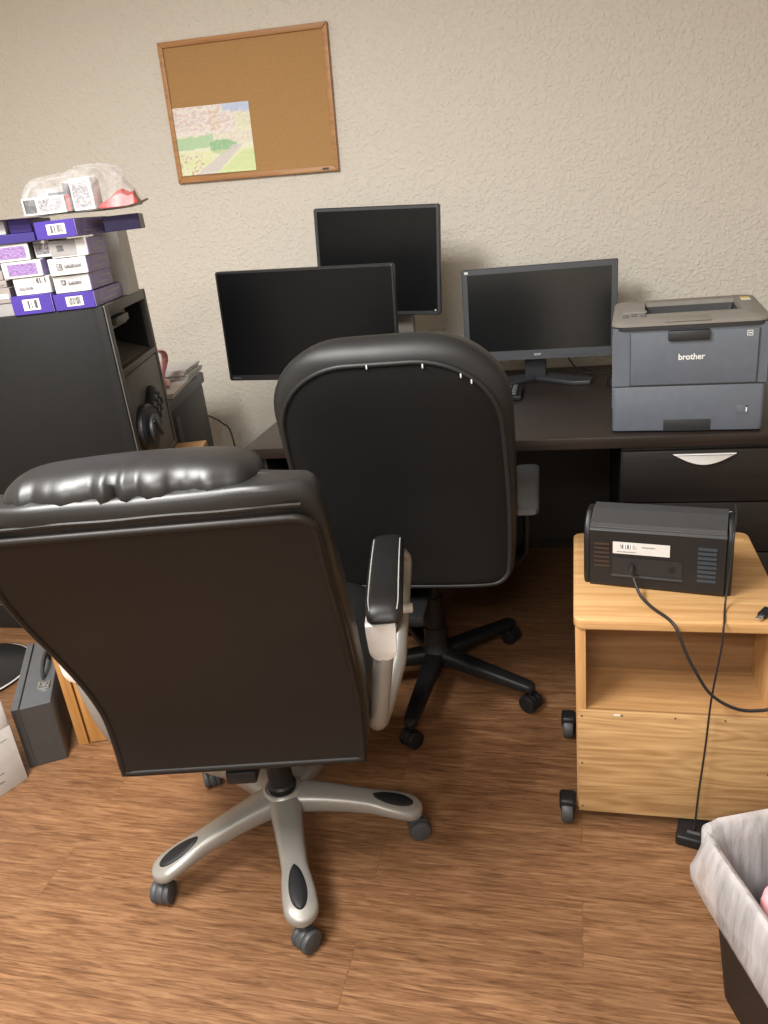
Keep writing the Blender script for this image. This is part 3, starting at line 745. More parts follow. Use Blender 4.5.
# seat
rings = []
for z, w_, d_ in ((.425, .215, .215), (.432, .245, .245), (.46, .262, .262), (.50, .266, .266), (.535, .258, .255), (.553, .235, .23), (.560, .19, .19), (.562, .1, .1)):
    rings.append([(x, y + .03, z) for x, y in superell(w_, d_, 4.5, 48)])
MB().loft(rings).build('seat', M['leather'], c1, ang=60)
# backrest
ZB = [.430, .50, .57, .65, .74, .84, .94, 1.03, 1.09]
YR = [-.268, -.262, -.264, -.284, -.320, -.366, -.405, -.430, -.430]
WB = [.240, .243, .246, .250, .256, .262, .263, .260, .256]
yr = lambda z: interp(ZB, YR, z)
wb = lambda z: interp(ZB, WB, z)
rings = []
lev = [(.430, .6), (.434, .85), (.445, .97)] + [(z, 1) for z in np.linspace(.47, 1.0, 22)] + [(1.01, .995), (1.022, .985), (1.033, .965), (1.042, .93), (1.048, .87), (1.051, .75), (1.052, .5)]
for z, k in lev:
    th = .088 + .018 * sin(pi * (z - .43) / .62)
    ring = []
    for x, y in superell(wb(z) * (k if z < .8 else .5 + .5 * k), th / 2 * k, 5.0, 56):
        yy = yr(z) + th / 2 + y
        if z > .99: yy += .004 * sin(x * 55 + 1) * (z - .99) / .07
        ring.append((x, yy, z + (.010 * mnoise.noise(Vector((x * 13, y * 13, 3))) * min(1, max(0, (z - .98) / .05)))))
    rings.append(ring)
bk = MB().loft(rings).build('backrest', M['leather'], c1, ang=60)
# rear panel
zt_, zb_ = 1.000, .444
def pan(s, t, offv=.007, inset=.011, rc=.03):
    z = zb_ + (zt_ - zb_) * t
    hw = wb(z) - inset
    if z > zt_ - rc: hw = hw - rc + math.sqrt(max(0, rc * rc - (z - zt_ + rc) ** 2))
    y = yr(z) - offv + .004 * sin(pi * t) * (1 - s * s)
    return Vector((s * hw, y, z))
tt = list(np.linspace(0, .93, 30)) + [.945, .96, .975, .985, .993, .998, 1.0]
pn = MB().loft([[pan(s, t) for s in np.linspace(-1, 1, 25)] for t in tt], closed=False)
pn = pn.build('back_panel', M['leatherback'], c1, ang=70); pn['label'] = 'plain dark vinyl rear panel'
loop = [pan(-1, t) for t in tt] + [pan(s, 1) for s in np.linspace(-1, 1, 25)[1:-1]] + [pan(1, t) for t in tt[::-1]] + [pan(s, 0) for s in np.linspace(1, -1, 25)[1:-1]]
loop = [p + Vector((0, .004, 0)) for p in loop]
pp = [loop[0]]
for p in loop[1:]:
    if (p - pp[-1]).length > .004: pp.append(p)
MB().tube(pp, .0075, 8, True).build('piping', M['leatherback'], pn, ang=80)
# shoulder seam and pillow
sm_ = [Vector((x, yr(1.02) + .001, 1.019 + .0006 * sin(x * 40))) for x in np.linspace(-.236, .236, 40)]
MB().tube(sm_, .0035, 6).build('shoulder_seam', M['leatherback'], bk)
pil = MB(); rings = []
PX = .194
for k in range(41):
    u = -1 + 2 * k / 40; e = max(.02, (1 - abs(u) ** 9)) ** .5
    ring = []
    for i in range(40):
        a = 2 * pi * i / 40; c, s = cos(a), sin(a)
        y = .070 * e * math.copysign(abs(c) ** .8, c); z = .040 * e * math.copysign(abs(s) ** .8, s)
        wr = 0.
        if c < .35: wr = .0050 * (sin(u * 24 + 2.2 * sin(u * 7)) + .5 * sin(u * 41 + 1)) * (.75 + .25 * sin(u * 5 + 1)) * max(0, -c + .35) * (1 - abs(s)) ** .5 * (1 if s > -.6 else .3)
        ring.append((u * PX - .020, -.348 + y - wr, 1.046 + z + wr * .4 + .003 * cos(u * 3)))
    rings.append(ring)
hp = pil.loft(rings).build('headrest_pillow', M['leather'], c1, ang=80)
sp = [Vector((u * PX - .020, -.348 - .067 * max(.02, 1 - abs(u) ** 9) ** .5, 1.030 + .002 * sin(u * 6))) for u in np.linspace(-.97, .97, 40)]
MB().tube(sp, .003, 6).build('pillow_seam', M['leatherback'], hp)
for o in (bk, pn, hp):
    for q in [o] + list(o.children):
        for v in q.data.vertices: v.co.x += .013 - .019 * min(1, max(0, (v.co.z - .58) / .3))
# arms
def arm(side):
    xs = .297 * side
    fr = MB()
    path = [(xs, .15, .655), (xs, .05, .662), (xs, -.06, .662), (xs, -.135, .652), (xs, -.172, .61), (xs, -.180, .55), (xs, -.176, .485), (xs, -.160, .440), (xs, -.125, .425), (xs, -.075, .445), (xs, .02, .50), (xs, .11, .56), (xs, .165, .61), (xs, .175, .64)]
    pth = [Vector((p.x - side * .036 * max(0, (.62 - p.z) / .2) + side * .034 * min(1, max(0, (p.y + .15) / .14)) * (1 if p.z < .645 else 0.5), p.y, p.z)) for p in smooth_path(path, 6, True)]
    fr.tube(pth, (.019, .016), 12, True, flat=(1, 0, 0))
    a_ = fr.build('arm_frame', M['silver'], c1, ang=60)
    br = MB()
    brr = []
    for y, z0, z1 in ((-.192, .607, .664), (-.190, .601, .676), (-.184, .600, .680), (-.12, .640, .680), (-.06, .655, .680)):
        w_ = .026; rr_ = min(.022, (z1 - z0) * .4)
        brr.append([(xs + w_, y, z1), (xs - w_ - .004, y, z1)] + [(xs - .002 - (w_ - rr_) - rr_ * cos(a), y, z0 + rr_ - rr_ * sin(a)) for a in np.linspace(0, pi / 2, 6)] + [(xs - .002 + (w_ - rr_) + rr_ * sin(a), y, z0 + rr_ - rr_ * cos(a)) for a in np.linspace(0, pi / 2, 6)])
    br.loft(brr)
    br.build('arm_bracket', M['silverl'], a_, ang=30)
    MB().tube(smooth_path([(xs - .026 * side, -.06, .455), (xs - .07 * side, -.03, .440), (xs - .16 * side, .0, .425)], 6), (.012, .03), 10, flat=(0, 0, 1)).build('arm_support', M['silver'], a_)
    MB().cyl((xs + .022 * side, .05, .575), (xs + .050 * side, .05, .575), .011, bev=.003).build('bolt', M['silverl'], a_)
    MB().box((xs + (-.004), .03, .46), (xs + .012, .07, .66), .006).build('arm_strut', M['silver'], a_)
    pd = MB(); rings = []
    for k in range(25):
        t_ = k / 24; y = -.195 + .36 * t_
        e = 1.
        if t_ < .14: e = math.sqrt(max(.0, 1 - ((.14 - t_) / .14) ** 2)) * .9 + .1
        if t_ > .9: e = math.sqrt(max(.0, 1 - ((t_ - .9) / .1) ** 2)) * .9 + .1
        dz = -.010 * ((t_ - .5) * 2) ** 2
        rings.append([(xs + .006 * side + x, y, .697 + dz + z) for x, z in superell(.036 * (.6 + .4 * e), .024 * e, 3.4, 22)])
    pd_ = pd.loft(rings).build('arm_pad', M['leather'], c1, ang=60)
    for q in (-1, 1):
        pts = []
        for k in range(1, 22):
            t_ = k / 24; y = -.195 + .36 * t_; e = 1 if t_ > .14 else math.sqrt(max(0, 1 - ((.14 - t_) / .14) ** 2)) * .9 + .1
            dz = -.010 * ((t_ - .5) * 2) ** 2
            pts.append((xs + .006 * side + q * .0285 * (.6 + .4 * e), y, .697 + dz + .0205 * e))
        MB().tube(pts, .0011, 5).build('stitching', M['stitch'], pd_)
arm(1); arm(-1)

# ------------------------------------------------------------------ second chair (black)
c2 = thing('office_chair', 'tall matte black office chair with black star base, pushed up to the desk', 'office chair', (-.424, 1.978, 0), R(2))
lm2 = star_leg(.328, .125, .088, .050, .030, .020).mesh('base_leg', M['blackp'])
ck2 = caster_meshes(.027, .05, M['blackp'], M['blackp'])
for k in range(5):
    a = R(-97 + 72 * k)
    put('base_leg', lm2, c2, (0, 0, 0), a)
    cs = put('caster', ck2[0], c2, (.311 * cos(a), .311 * sin(a), 0), a + R((60, 80, 10, 45, -60)[k]))
    put('caster_wheel', ck2[1], cs); put('caster_wheel', ck2[2], cs)
MB().lathe([(.03, .07), (.042, .075), (.045, .12), (.038, .13), (.034, .15), (.034, .20)], 30).build('hub', M['blackp'], c2)
MB().lathe([(.030, .15), (.030, .30), (.024, .305), (.024, .40)], 24).build('gas_lift', M['blackp'], c2)
MB().box((-.11, -.12, .385), (.11, .14, .43), .012).box((-.035, -.34, .395), (.035, -.1, .425), .008).build('tilt_mechanism', M['blackp'], c2)
rings = []
for z, w_, d_ in ((.43, .21, .21), (.437, .24, .24), (.47, .258, .255), (.51, .26, .258), (.54, .25, .25), (.555, .22, .22), (.56, .12, .12)):
    rings.append([(x, y + .04, z) for x, y in superell(w_, d_, 4.2, 44)])
MB().loft(rings).build('seat', M['leather2'], c2, ang=60)
z0c, z1c = .465, 1.128
yc2 = lambda z: interp([.46, .58, .72, .9, 1.02, 1.13], [-.275, -.280, -.300, -.345, -.375, -.39], z)
def w2c(z):
    w_ = interp([.46, .55, .7, .85, 1.0, 1.13], [.250, .264, .274, .277, .276, .272], z)
    rc = .178
    if z > z1c - rc: 
        q = (z - (z1c - rc)) / rc; w_ = w_ - rc * 1.05 * (1 - math.sqrt(max(0, 1 - q ** 2.2)))
    rb = .045
    if z < z0c + rb: w_ -= rb - math.sqrt(max(0, rb * rb - (z0c + rb - z) ** 2))
    return w_
zz = [z0c + .0005] + list(z0c + .045 * (1 - np.cos(np.linspace(.2, pi / 2, 6)))) + list(np.linspace(z0c + .06, z1c - .185, 14)) + list(z1c - .178 + .178 * np.sin(np.linspace(.05, pi / 2 - .02, 16)))
rings = []
for z in zz:
    q = max(0, (z - (z1c - .05)) / .05); th = (.115 + .02 * sin(pi * (z - z0c) / .66)) * math.sqrt(max(.03, 1 - q * q))
    q2 = max(0, (z0c + .025 - z) / .025); th *= math.sqrt(max(.1, 1 - q2 * q2))
    rings.append([(x, yc2(z) + .062 + y, z) for x, y in superell(w2c(z), th / 2, 3.6, 64)])
b2 = MB().loft(rings).build('backrest', M['leather2'], c2, ang=70)
zp1, zp0 = 1.076, .478
def rear2(x, z):
    q = max(0, (z - (z1c - .05)) / .05); th = (.115 + .02 * sin(pi * (z - z0c) / .66)) * math.sqrt(max(.03, 1 - q * q))
    q2 = max(0, (z0c + .025 - z) / .025); th *= math.sqrt(max(.1, 1 - q2 * q2))
    k = min(.995, abs(x) / w2c(z))
    return yc2(z) + .062 - th / 2 * (1 - k ** 3.6) ** (1 / 3.6)
def pan2(s, t):
    z = zp0 + (zp1 - zp0) * t
    w_ = interp([.46, .55, .7, .85, 1.0, 1.13], [.240, .250, .256, .255, .248, .240], z); rc = .165
    if z > zp1 - rc:
        q = (z - (zp1 - rc)) / rc; w_ -= rc * 1.05 * (1 - math.sqrt(max(0, 1 - q ** 2.2)))
    if z < zp0 + .04: w_ -= .04 - math.sqrt(max(0, .0016 - (zp0 + .04 - z) ** 2))
    return Vector((s * w_, rear2(s * w_, z) - .006, z))
tt2 = [0, .003, .01, .02, .035, .055] + list(np.linspace(.08, .76, 18)) + list(.77 + .23 * np.sin(np.linspace(.06, pi / 2, 16)))
p2 = MB().loft([[pan2(s, t) for s in np.linspace(-1, 1, 29)] for t in tt2], closed=False).build('back_panel', M['leather2b'], c2, ang=80)
loop = [pan2(-1, t) for t in tt2] + [pan2(s, 1) for s in np.linspace(-1, 1, 29)[1:-1]] + [pan2(1, t) for t in tt2[::-1]] + [pan2(s, 0) for s in np.linspace(1, -1, 29)[1:-1]]
pp = [loop[0]]
for p in loop[1:]:
    if (p - pp[-1]).length > .004: pp.append(p)
MB().tube(pp, .0065, 8, True).build('piping', M['leather2'], p2, ang=80)
for s_, t_ in ((-.34, .9999), (.80, .990), (.965, .945), (.98, .92)):
    q = pan2(s_, t_); MB().box((q.x - .0015, q.y - .0085, q.z - .008), (q.x + .002, q.y - .004, q.z + .002), .002).build('worn_spot', M['worn'], p2)['label'] = 'small worn white spot on the seam'
for side in (1, -1):
    xs = .290 * side
    pd = MB(); rings = []
    for k in range(19):
        t_ = k / 18; y = -.225 + .36 * t_
        e = 1.
        if t_ < .06: e = math.sqrt(max(.0, 1 - ((.06 - t_) / .06) ** 2)) * .6 + .4
        if t_ > .88: e = math.sqrt(max(.0, 1 - ((t_ - .88) / .12) ** 2)) * .8 + .2
        rings.append([(xs + x, y, .655 + z - .015 * max(0, (t_ - .8) / .2) ** 2) for x, z in superell(.034 * (.6 + .4 * e), .017 * e, 3.4, 20)])
    pd.loft(rings).build('arm_pad', M['armgrey'], c2, ang=60)
    MB().tube(smooth_path([(xs, -.10, .645), (xs, -.09, .56), (xs * .96, -.05, .47), (xs * .8, 0, .425), (xs * .4, .02, .415)], 6), (.012, .026), 10, flat=(1, 0, 0)).build('arm_post', M['blackp'], c2)

# ------------------------------------------------------------------ safe on wooden cabinet
SA = R(16); U = Vector((cos(SA), sin(SA), 0)); V_ = Vector((-sin(SA), cos(SA), 0))
S0 = Vector((-1.103, 1.70, 1.234)); SH = .474
zc = S0.z - SH
sf = thing('safe', 'black steel drop safe with a keypad lock and letter recess, on the wooden cabinet', 'safe', (S0.x, S0.y, zc), SA)
sfb = MB()
D2, Wd = .42, .40
# carcass: shell with recessed opening on the +u face
f0_, f1_ = SH - .168, SH - .018
sfb.box((-Wd, 0, 0), (-.018, .034, SH), .002).box((-Wd, .034, 0), (-.018, D2, f0_)).box((-Wd, .034, f1_), (-.018, D2, SH)).box((-Wd, .034, f0_), (-.20, D2, f1_)).box((-.20, D2 - .02, f0_), (-.018, D2, f1_))
sfb.box((-.03, -.0004, 0), (-.0035, .005, SH), .0015)
sfb.build('body', M['safe'], sf)
fz0, fz1 = SH - .168, SH - .022    # recess opening
ff = MB()
ff.box((-.018, .0055, SH - .026), (0, D2, SH), .002).box((-.018, .0055, .0), (0, .035, SH), .001).box((-.018, D2 - .022, 0), (0, D2, SH), .002)
ff.box((-.018, .035, fz0 - .014), (0, D2 - .022, fz0 + .004), .002).box((-.018, .035, 0), (0, D2 - .022, .02), .002)
ff.build('front_frame', M['safef'], sf)
MB().box((-.1995, .0345, fz0 + .0005), (-.19, D2 - .0205, fz1)).box((-.19, D2 - .028, fz0 + .0005), (-.0185, D2 - .0205, fz1)).box((-.19, .0345, fz1 - .006), (-.0185, D2 - .028, fz1 - .001)).build('drop_recess', M['dark'], sf)  # dark lining paints the shade deep inside the recess
MB().loft([[(-.188, .036, fz0 + .06), (-.188, D2 - .03, fz0 + .06), (-.02, D2 - .03, fz0 + .002), (-.02, .036, fz0 + .002)], [(-.188, .036, fz0 + .064), (-.188, D2 - .03, fz0 + .064), (-.02, D2 - .03, fz0 + .006), (-.02, .036, fz0 + .006)]]).build('recess_ramp', M['safef'], sf)
MB().box((-.050, .036, SH - .075), (-.036, .30, SH - .026), .003).build('drop_flap', M['safef'], sf)
MB().box((-.040, .12, SH - .062), (-.012, .24, SH - .042), .003).build('flap_handle', M['safef'], sf)
dr = MB().box((-.017, .037, .022), (-.002, D2 - .024, fz0 - .016), .002).build('door', M['safef'], sf)
kp = MB()
Mx = Matrix.Translation((-.003, .180, .140)) @ Matrix.Diagonal((.75, 1.3, 1.05, 1)) @ Matrix.Rotation(R(-48), 4, 'X') @ Matrix(((0, 0, 1, 0), (1, 0, 0, 0), (0, 1, 0, 0), (0, 0, 0, 1)))
kp.prism([(x, y + .045) for x, y in rrect(.085, .10, .03, 6)], 0, .026, .007, 3, Mx)
kp.lathe([(.062, 0), (.062, .022), (.056, .032), (.02, .034), (.01, .034)], 36, Mx @ Matrix.Translation((-.03, -.04, 0)))
kpo = kp.build('keypad', M['blackp'], dr)
MB().lathe([(.034, .03), (.034, .044), (.028, .05), (.005, .05)], 24, Mx @ Matrix.Translation((-.03, -.04, 0))).build('dial', M['greyp'], kpo)
MB().box((-.065, -.046, .045), (.005, -.034, .056), .004).tf(Mx).build('dial_grip', M['blackp'], kpo)
for i in range(3):
    for j in range(4):
        MB().lathe([(.0085, .024), (.0085, .030), (.007, .0315), (.002, .032)], 12, Mx @ Matrix.Translation(((i - 1) * .024 + .004, .012 + j * .022, 0))).build('key', M['armgrey'], kpo)
MB().box((-.006, -.0, .0322), (.0, .004, .0328)).tf(Mx)
# cabinet
cb = thing('wooden_cabinet', 'honey wood cabinet standing under the black safe', 'cabinet', (-1.442, 1.562, 0), SA)
KW, KD, KH = .455, .465, zc
box1('top_board', (0, .0, KH - .022), (KW, KD, KH), M['honeyx'], cb, .003)
box1('side_panel', (0, .012, 0), (.030, KD, KH - .022), M['honey'], cb, .002)
box1('side_panel', (KW - .030, .012, 0), (KW, KD, KH - .022), M['honey'], cb, .002)
box1('back_board', (.03, KD - .012, 0), (KW - .03, KD, KH - .022), M['honey'], cb)
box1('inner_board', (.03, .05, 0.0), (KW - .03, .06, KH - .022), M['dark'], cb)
df = box1('drawer_front', (.034, .014, .004), (KW - .034, .034, .30), M['honey'], cb, .003)
MB().cyl((.075, .0135, .085), (.075, .0145, .085), .005, seg=12).build('screw_hole', M['silverl'], df)
df = box1('drawer_front', (.034, .014, .305), (KW - .034, .034, KH - .028), M['honey'], cb, .003)
# cartons on the safe
def P(u, v, z): return S0 + U * u + V_ * v + Vector((0, 0, z))
def carton(label, u0, u1, v0, v1, z0, z1, m, rz=0., group='small cartons piled on the safe', name='carton', crush=0., lab=None, side=None, flap=False, cat='box'):
    """front face at v0; lab=(material, fx0,fx1,fz0,fz1) ; side = (material) for +u face"""
    o_ = thing(name, label, cat, P(u0, v0, z0), SA + R(rz), group)
    w_, d_, h_ = u1 - u0, v1 - v0, z1 - z0
    mb = MB()
    nx, ny = 8, 3
    b = bmesh.new(); bmesh.ops.create_cube(b, size=1)
    for v in b.verts: v.co = Vector(((v.co.x + .5) * w_, (v.co.y + .5) * d_, (v.co.z + .5) * h_))
    bmesh.ops.bevel(b, geom=b.edges[:], offset=.0012, segments=1, affect='EDGES')
    if crush:
        bmesh.ops.subdivide_edges(b, edges=b.edges[:], cuts=3, use_grid_fill=True)
        for v in b.verts:
            k = (v.co.x / w_)
            if 0.1 < v.co.z / h_ < .9: v.co.y += crush * sin(pi * k) * .6 * (1 if v.co.y < d_ / 2 else 0)
            if v.co.z > h_ * .9 : v.co.z -= crush * .35 * sin(pi * k) * (1 - v.co.y / d_)
    mb._join(b); bo = mb.build('box', m, o_)
    if side is not None: 
        MB().box((w_ - .0002, .0015, .0015), (w_ + .0008, d_ - .0015, h_ - .0015)).build('side_print', side, bo)
        if side is M['purplel']:
            MB().box((w_ + .0006, d_ * .25, h_ * .25), (w_ + .0012, d_ * .75, h_ * .33)).build('print_line', M['card'], bo)
            MB().box((w_ + .0006, d_ * .5, h_ * .62), (w_ + .0012, d_ * .95, h_ * .70)).build('print_line', M['card'], bo)
    if lab:
        for lm_, a, b_, c, d in lab:
            MB().box((w_ * a, -.0009 + (crush * .62 if crush and 0 else 0), h_ * c), (w_ * b_, .0004 + crush, h_ * d)).build('sticker' if lm_ in (M['bars'], M['paper']) else 'print', lm_, bo)  # the grey card panel among these is painted shadow, not print
    if flap:
        MB().box((0, -.0012, h_ - .001), (w_, d_ * .6, h_ + .0006)).build('flap', M['card'], bo)
    return o_
bar = lambda a=.32, b=.78: [(M['paper'], a, b, .22, .80), (M['bars'], a + .06, b - .06, .30, .74)]
carton('violet carton with barcode at the bottom of the pile, nearest the safe front', -.112, -.016, -.004, .235, 0, .038, M['purple'], lab=bar(.30, .72), side=M['purplel'])
carton('violet carton with barcode at the bottom of the pile, left of its twin', -.212, -.117, -.004, .2, 0, .044, M['purple'], lab=bar(.28, .70), side=M['purplel'])
carton('white crumpled carton directly on the right violet carton', -.105, -.020, .006, .195, .0392, .079, M['card'], crush=.006, lab=[(M['print'], .2, .32, .5, .75), (M['print'], .38, .75, .5, .62)], side=M['purplel'])
carton('white carton, second up from the right violet carton', -.105, -.016, .0, .185, .0795, .118, M['card'], crush=.004, lab=[(M['print'], .2, .34, .35, .7), (M['print'], .4, .85, .45, .6)], side=M['purplel'])
carton('white carton with a painted half shadow, third up under the top violet carton', -.092, -.006, .002, .15, .1185, .158, M['card'], lab=[(M['cardg'], .0, .70, .10, .98), (M['print'], .18, .36, .35, .7)], side=M['purplel'])  # wide grey panel paints a shadow over the white front
carton('violet carton with barcode on top of the pile, under the white sheet', -.110, -.014, -.014, .185, .162, .201, M['purple'], rz=-6, lab=bar(.30, .76), side=M['purplel'])
carton('indigo carton jutting out under the bag at the back right', .028, .112, .055, .17, .163, .198, M['purpled'], rz=8, side=M['cardg'])
carton('white carton with black barcode strip, on the left violet carton', -.196, -.112, .0, .17, .0445, .084, M['card'], lab=[(M['bars'], .5, .92, .62, .9), (M['print'], .12, .5, .3, .45)], side=M['card'])
carton('white carton with lilac printed panel, lower of two', -.212, -.120, -.004, .15, .0845, .122, M['card'], lab=[(M['pinkprint'], .14, .88, .16, .84)], side=M['purplel'])
carton('white carton with lilac printed panel, upper of two', -.222, -.138, -.006, .15, .1225, .161, M['card'], lab=[(M['pinkprint'], .14, .90, .16, .84)], side=M['ink'])
carton('white carton with grey writing tucked beside the upper lilac-panelled carton', -.134, -.096, .016, .15, .124, .161, M['card'], lab=[(M['print'], .1, .9, .2, .85)])
carton('flat indigo carton on top of the left stack', -.30, -.114, -.012, .13, .1615, .182, M['purpled'], rz=0)
carton('white carton with a red band at the top left of the pile', -.31, -.185, .01, .1, .1825, .212, M['card'], lab=[(M['red'], .55, .85, .06, .3)])
carton('small violet carton end peeking out under the left of the white sheet', -.180, -.128, .02, .16, .1825, .212, M['purple'])
carton('grey carton at the bottom left of the pile, on the safe top', -.33, -.216, .012, .12, 0, .030, M['cardg'])
carton('tan carton with print at the left of the pile, second from bottom', -.33, -.214, .010, .12, .0305, .066, M['tan'], lab=[(M['card'], .72, .96, .3, .6)])
carton('tan carton at the left of the pile, third from bottom', -.33, -.217, .012, .12, .0665, .083, M['tan'], lab=[(M['print'], .78, .95, .3, .6)])
carton('thin dark tan carton at the left, fourth from bottom', -.33, -.222, .016, .12, .0835, .105, M['tan'])
carton('flat dark carton at the left, beside the lower lilac-panelled carton', -.33, -.225, .02, .14, .1055, .160, M['cardg'])
carton('tall plain grey-white carton standing at the back right of the pile', -.062, .0, .255, .36, 0, .196, M['card'], rz=0, side=M['card'])
# white sheet draped on the pile
tag(MB().sheet(lambda i, j: P(-.27 + .43 * i, -.02 + (.15 - .28 * max(0, i - .6)) * j, .2130 + .010 * max(0, i - .88) ** 1.3 * 19 + .0015 * sin(9 * i + 4 * j)), 30, 12).build('paper_sheet', M['paper']), 'curved white sheet of paper lying across the carton pile under the bag', 'paper')
# bagged goods
zs_ = .2165
carton('grey and white carton with printed panels inside the clear bag', -.140, -.042, .03, .115, zs_, zs_ + .038, M['card'], group='packs inside the clear bag', lab=[(M['ink'], .04, .32, .12, .90), (M['print'], .38, .94, .15, .85)], side=M['cardg'])
o_ = carton('dark grey carton stacked at the back inside the clear bag', -.135, -.035, .122, .16, zs_, zs_ + .060, M['cardg'], group='packs inside the clear bag', lab=[(M['ink'], .3, .75, .35, .8)], side=M['ink'])
carton('white carton full of fine print standing inside the clear bag', -.028, .022, .045, .10, zs_, zs_ + .070, M['card'], rz=-6, group='packs inside the clear bag', lab=[(M['print'], .1, .9, .1, .9)], side=M['card'])
carton('dark box with red stripe between the white cartons in the clear bag', -.040, -.030, .035, .12, zs_, zs_ + .062, M['ink'], group='packs inside the clear bag', lab=[(M['red'], .1, .9, .05, .6)])
rp = thing('red_packet', 'red foil packet folded inside the clear bag at its right end', 'packet', P(.028, .05, zs_), SA + R(4), 'packs inside the clear bag')
MB().loft([[(x, y, z) for y, z in ((0, 0), (.07, 0), (.075, h * .6), (.05, h), (.01, h * .7))] for x, h in ((0, .012), (.02, .022), (.04, .036), (.055, .040), (.07, .030), (.082, .034), (.09, .01))]).build('foil', M['red'], rp, ang=30)
bg = MB(); rings = []
cx, cy = -.025, .09
for k in range(13):
    t_ = k / 12; a = t_ * pi / 2
    ring = []
    for x, y in superell(.138, .092, 2.6, 72):
        kk = cos(a) ** .42 if k < 12 else .06
        zz_ = (.088 + .010 * (x / .14)) * sin(a)
        n_ = mnoise.noise(Vector((x * 18, y * 18, zz_ * 22))) * .014 + mnoise.noise(Vector((x * 45, y * 45, zz_ * 50))) * .007
        q = 1 + n_ / .1
        ring.append(P(cx + x * kk * q, cy + y * kk * q, zs_ + .0005 + max(0, zz_ * (1 + n_ * 4))))
    rings.append(ring)
tag(bg.loft(rings, False, True).build('plastic_bag', M['film'], ang=80), 'clear crinkled plastic bag around small packs, on top of the carton pile', 'bag')

# ------------------------------------------------------------------ black tower with papers, far left
tw = thing('storage_tower', 'black plastic tower with a slate lid between the safe and the back wall', 'cabinet', (-1.285, 2.215, 0), R(12))
box1('body', (-.36, .012, 0), (-.008, .47, .825), M['blackp'], tw, .008)
box1('lid', (-.368, .0, .826), (0, .485, .868), M['lid'], tw, .008)
box1('grip_slot', (-.0085, .06, .62), (-.0065, .11, .80), M['dark'], tw)
def TW(x, y, z): 
    return Vector((-1.285, 2.215, z)) + Vector((cos(R(12)), sin(R(12)), 0)) * x + Vector((-sin(R(12)), cos(R(12)), 0)) * y
def stack(label, x0, x1, y0, y1, z0, z1, rz, m=M['paper'], n=4):
    t = thing('paper_stack', label, 'papers', TW(x0, y0, z0), R(12 + rz))
    for k in range(n):
        q = (z1 - z0) / n; j = random.uniform(-.006, .006)
        MB().box((j, j, q * k), (x1 - x0 + j, y1 - y0 + j, q * (k + 1) - .0004)).build('sheet', m, t)
random.seed(5)
stack('loose white papers lying on the slate lid of the black tower', -.22, .004, .03, .40, .8685, .884, 2)
stack('thick white notepad on top of the papers on the tower', -.20, .0, .27, .44, .8845, .918, -3, M['card'])
stack('pink-edged paper slip stack on the tower near the safe', -.20, -.03, .10, .22, .8845, .896, 14, mat('pale pink paper', (.78, .55, .56), .7))
hb = smooth_path([TW(-.05 + .0 * a, .14 + .055 * cos(a), .957 + .055 * sin(a)) + Vector((.012 * sin(2 * a), 0, 0)) for a in np.linspace(0, 2 * pi, 17)[:-1]], 3, True)
tag(MB().tube(hb, (.012, .006), 10, True, flat=(1, 0, 0)).build('pink_band', M['pinkr']), 'pink looped band standing on the papers beside the safe', 'band')
tag(MB().tube(smooth_path([(-1.62, 2.935, .60), (-1.56, 2.935, .628), (-1.52, 2.936, .622), (-1.47, 2.936, .590), (-1.435, 2.93, .54), (-1.42, 2.92, .3), (-1.41, 2.91, .006)], 8), .003).build('wall_cord', M['cable']), 'thin dark cord hanging down the wall beside the black tower', 'cord')

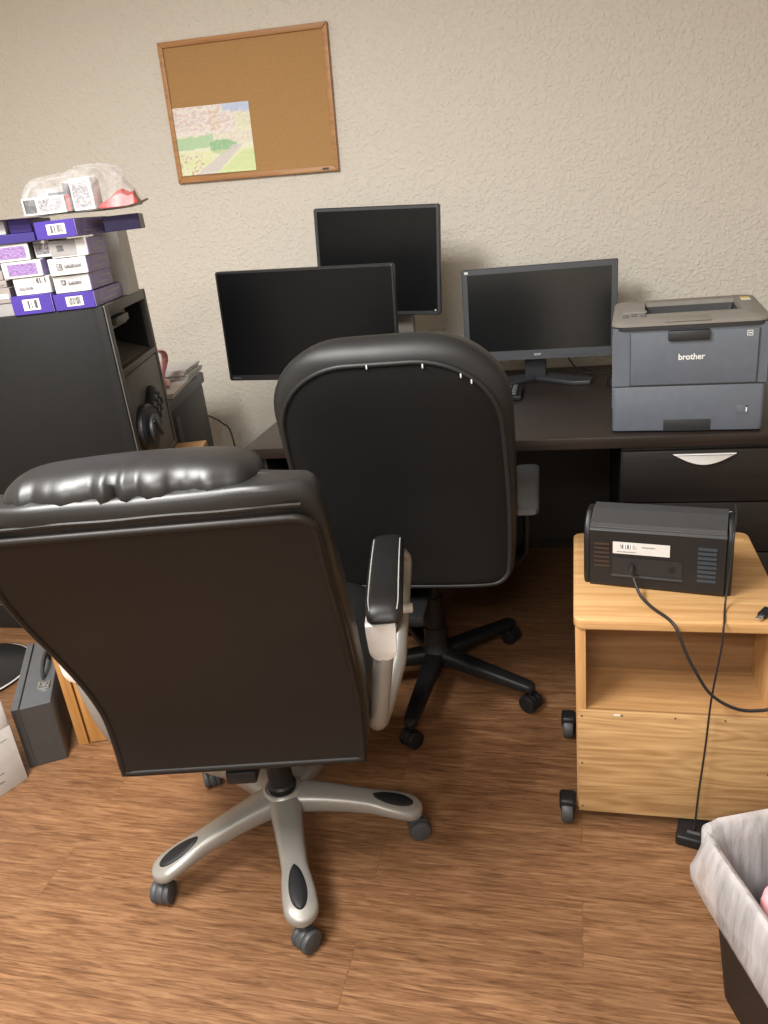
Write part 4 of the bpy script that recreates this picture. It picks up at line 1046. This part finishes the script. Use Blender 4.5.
# ------------------------------------------------------------------ floor things at the left edge
bxa = R(30); ca = thing('cash_box', 'slim grey steel cash box standing on edge beside the wooden cabinet', 'cash box', (-1.536, 1.466, 0), bxa)
CBL = .385
box1('body', (.022, 0, 0), (.105, CBL, .197), M['greybox'], ca, .004)
box1('lid', (0, 0, 0), (.0205, CBL, .200), M['greybox'], ca, .004)
MB().box((.021, -.0006, .003), (.103, .001, .195)).build('end_plate', M['greyboxd'], ca)
MB().box((.001, -.0006, .003), (.020, .001, .197)).build('lid_end', M['greyboxd'], ca)
hn = MB().tube(smooth_path([(.074, .14, .198), (.076, .145, .222), (.078, .17, .232), (.080, .22, .232), (.080, .25, .222), (.08, .255, .199)], 6), (.006, .011), 8, flat=(1, 0, 0)).build('handle', M['greyp'], ca)
lt = MB()
for lo, hi in (((.062, .075, .197), (.096, .082, .203)), ((.062, .108, .197), (.096, .115, .203)), ((.062, .082, .197), (.069, .108, .203)), ((.089, .082, .197), (.096, .108, .203))): lt.box(lo, hi, .0015)
lt.build('latch', M['chrome'], ca)
wc = thing('white_carton', 'white carton with small print and a dark cut-out, at the left edge of the floor', 'box', (-1.513, 1.427, 0), R(-22))
WL, WD, WH = .33, .26, .26
wcm = MB().box((-WD, -WL, 0), (0, 0, .185), .002)
wcm.box((-.004, -.034, .185), (0, 0, WH), .001).box((-WD, -.004, .185), (0, 0, WH), .001).box((-WD, -WL, .185), (-WD + .004, 0, WH), .001).box((-WD, -WL, .185), (0, -WL + .004, WH), .001)
wcb = wcm.build('box', M['card'], wc)
MB().box((-WD + .004, -WL + .004, .1845), (-.004, -.004, .1865)).build('inside', M['brown'], wc)
MB().box((-.001, -.30, .06), (.0006, -.055, .063)).build('print_line', M['print'], wc)
MB().box((-.001, -.30, .035), (.0006, -.06, .039)).build('print_line', M['print'], wc)
MB().box((-.001, -.30, .075), (.0006, -.075, .098)).build('barcode', M['print'], wc)
MB().box((-.001, -.30, .15), (.0006, -.02, .152)).build('print_line', M['cardg'], wc)
rb = thing('round_base', 'round black pedestal base with a thin silver line, on the floor at the left edge', 'pedestal base', (-2.07, 1.885, 0))
MB().lathe([(.185, 0), (.19, .006), (.19, .014), (.18, .022), (.06, .036), (.03, .042), (.028, .10), (.001, .10)], 48).build('disc', M['mblack'], rb)
MB().lathe([(.1905, .010), (.1925, .012), (.1905, .015)], 48).build('rim_line', M['silverl'], rb)
kc = thing('equipment_case', 'low black case with a grey strip on the floor behind the round base', 'case', (-2.44, 2.20, 0))
box1('shell', (0, 0, 0), (.37, .30, .17), M['mblack'], kc, .01)
box1('strip', (.004, -.002, .105), (.366, .002, .110), M['armgrey'], kc)
wb2 = thing('white_bundle', 'small white bundle on top of the black case at the left edge', 'bundle', (-2.40, 2.24, .1705))  # unidentified white item, built as two soft layers
box1('bundle_layer', (0, 0, 0), (.30, .2, .04), M['paper'], wb2, .015, 4)
box1('bundle_layer', (.005, .005, .0405), (.295, .195, .08), M['paper'], wb2, .015, 4)
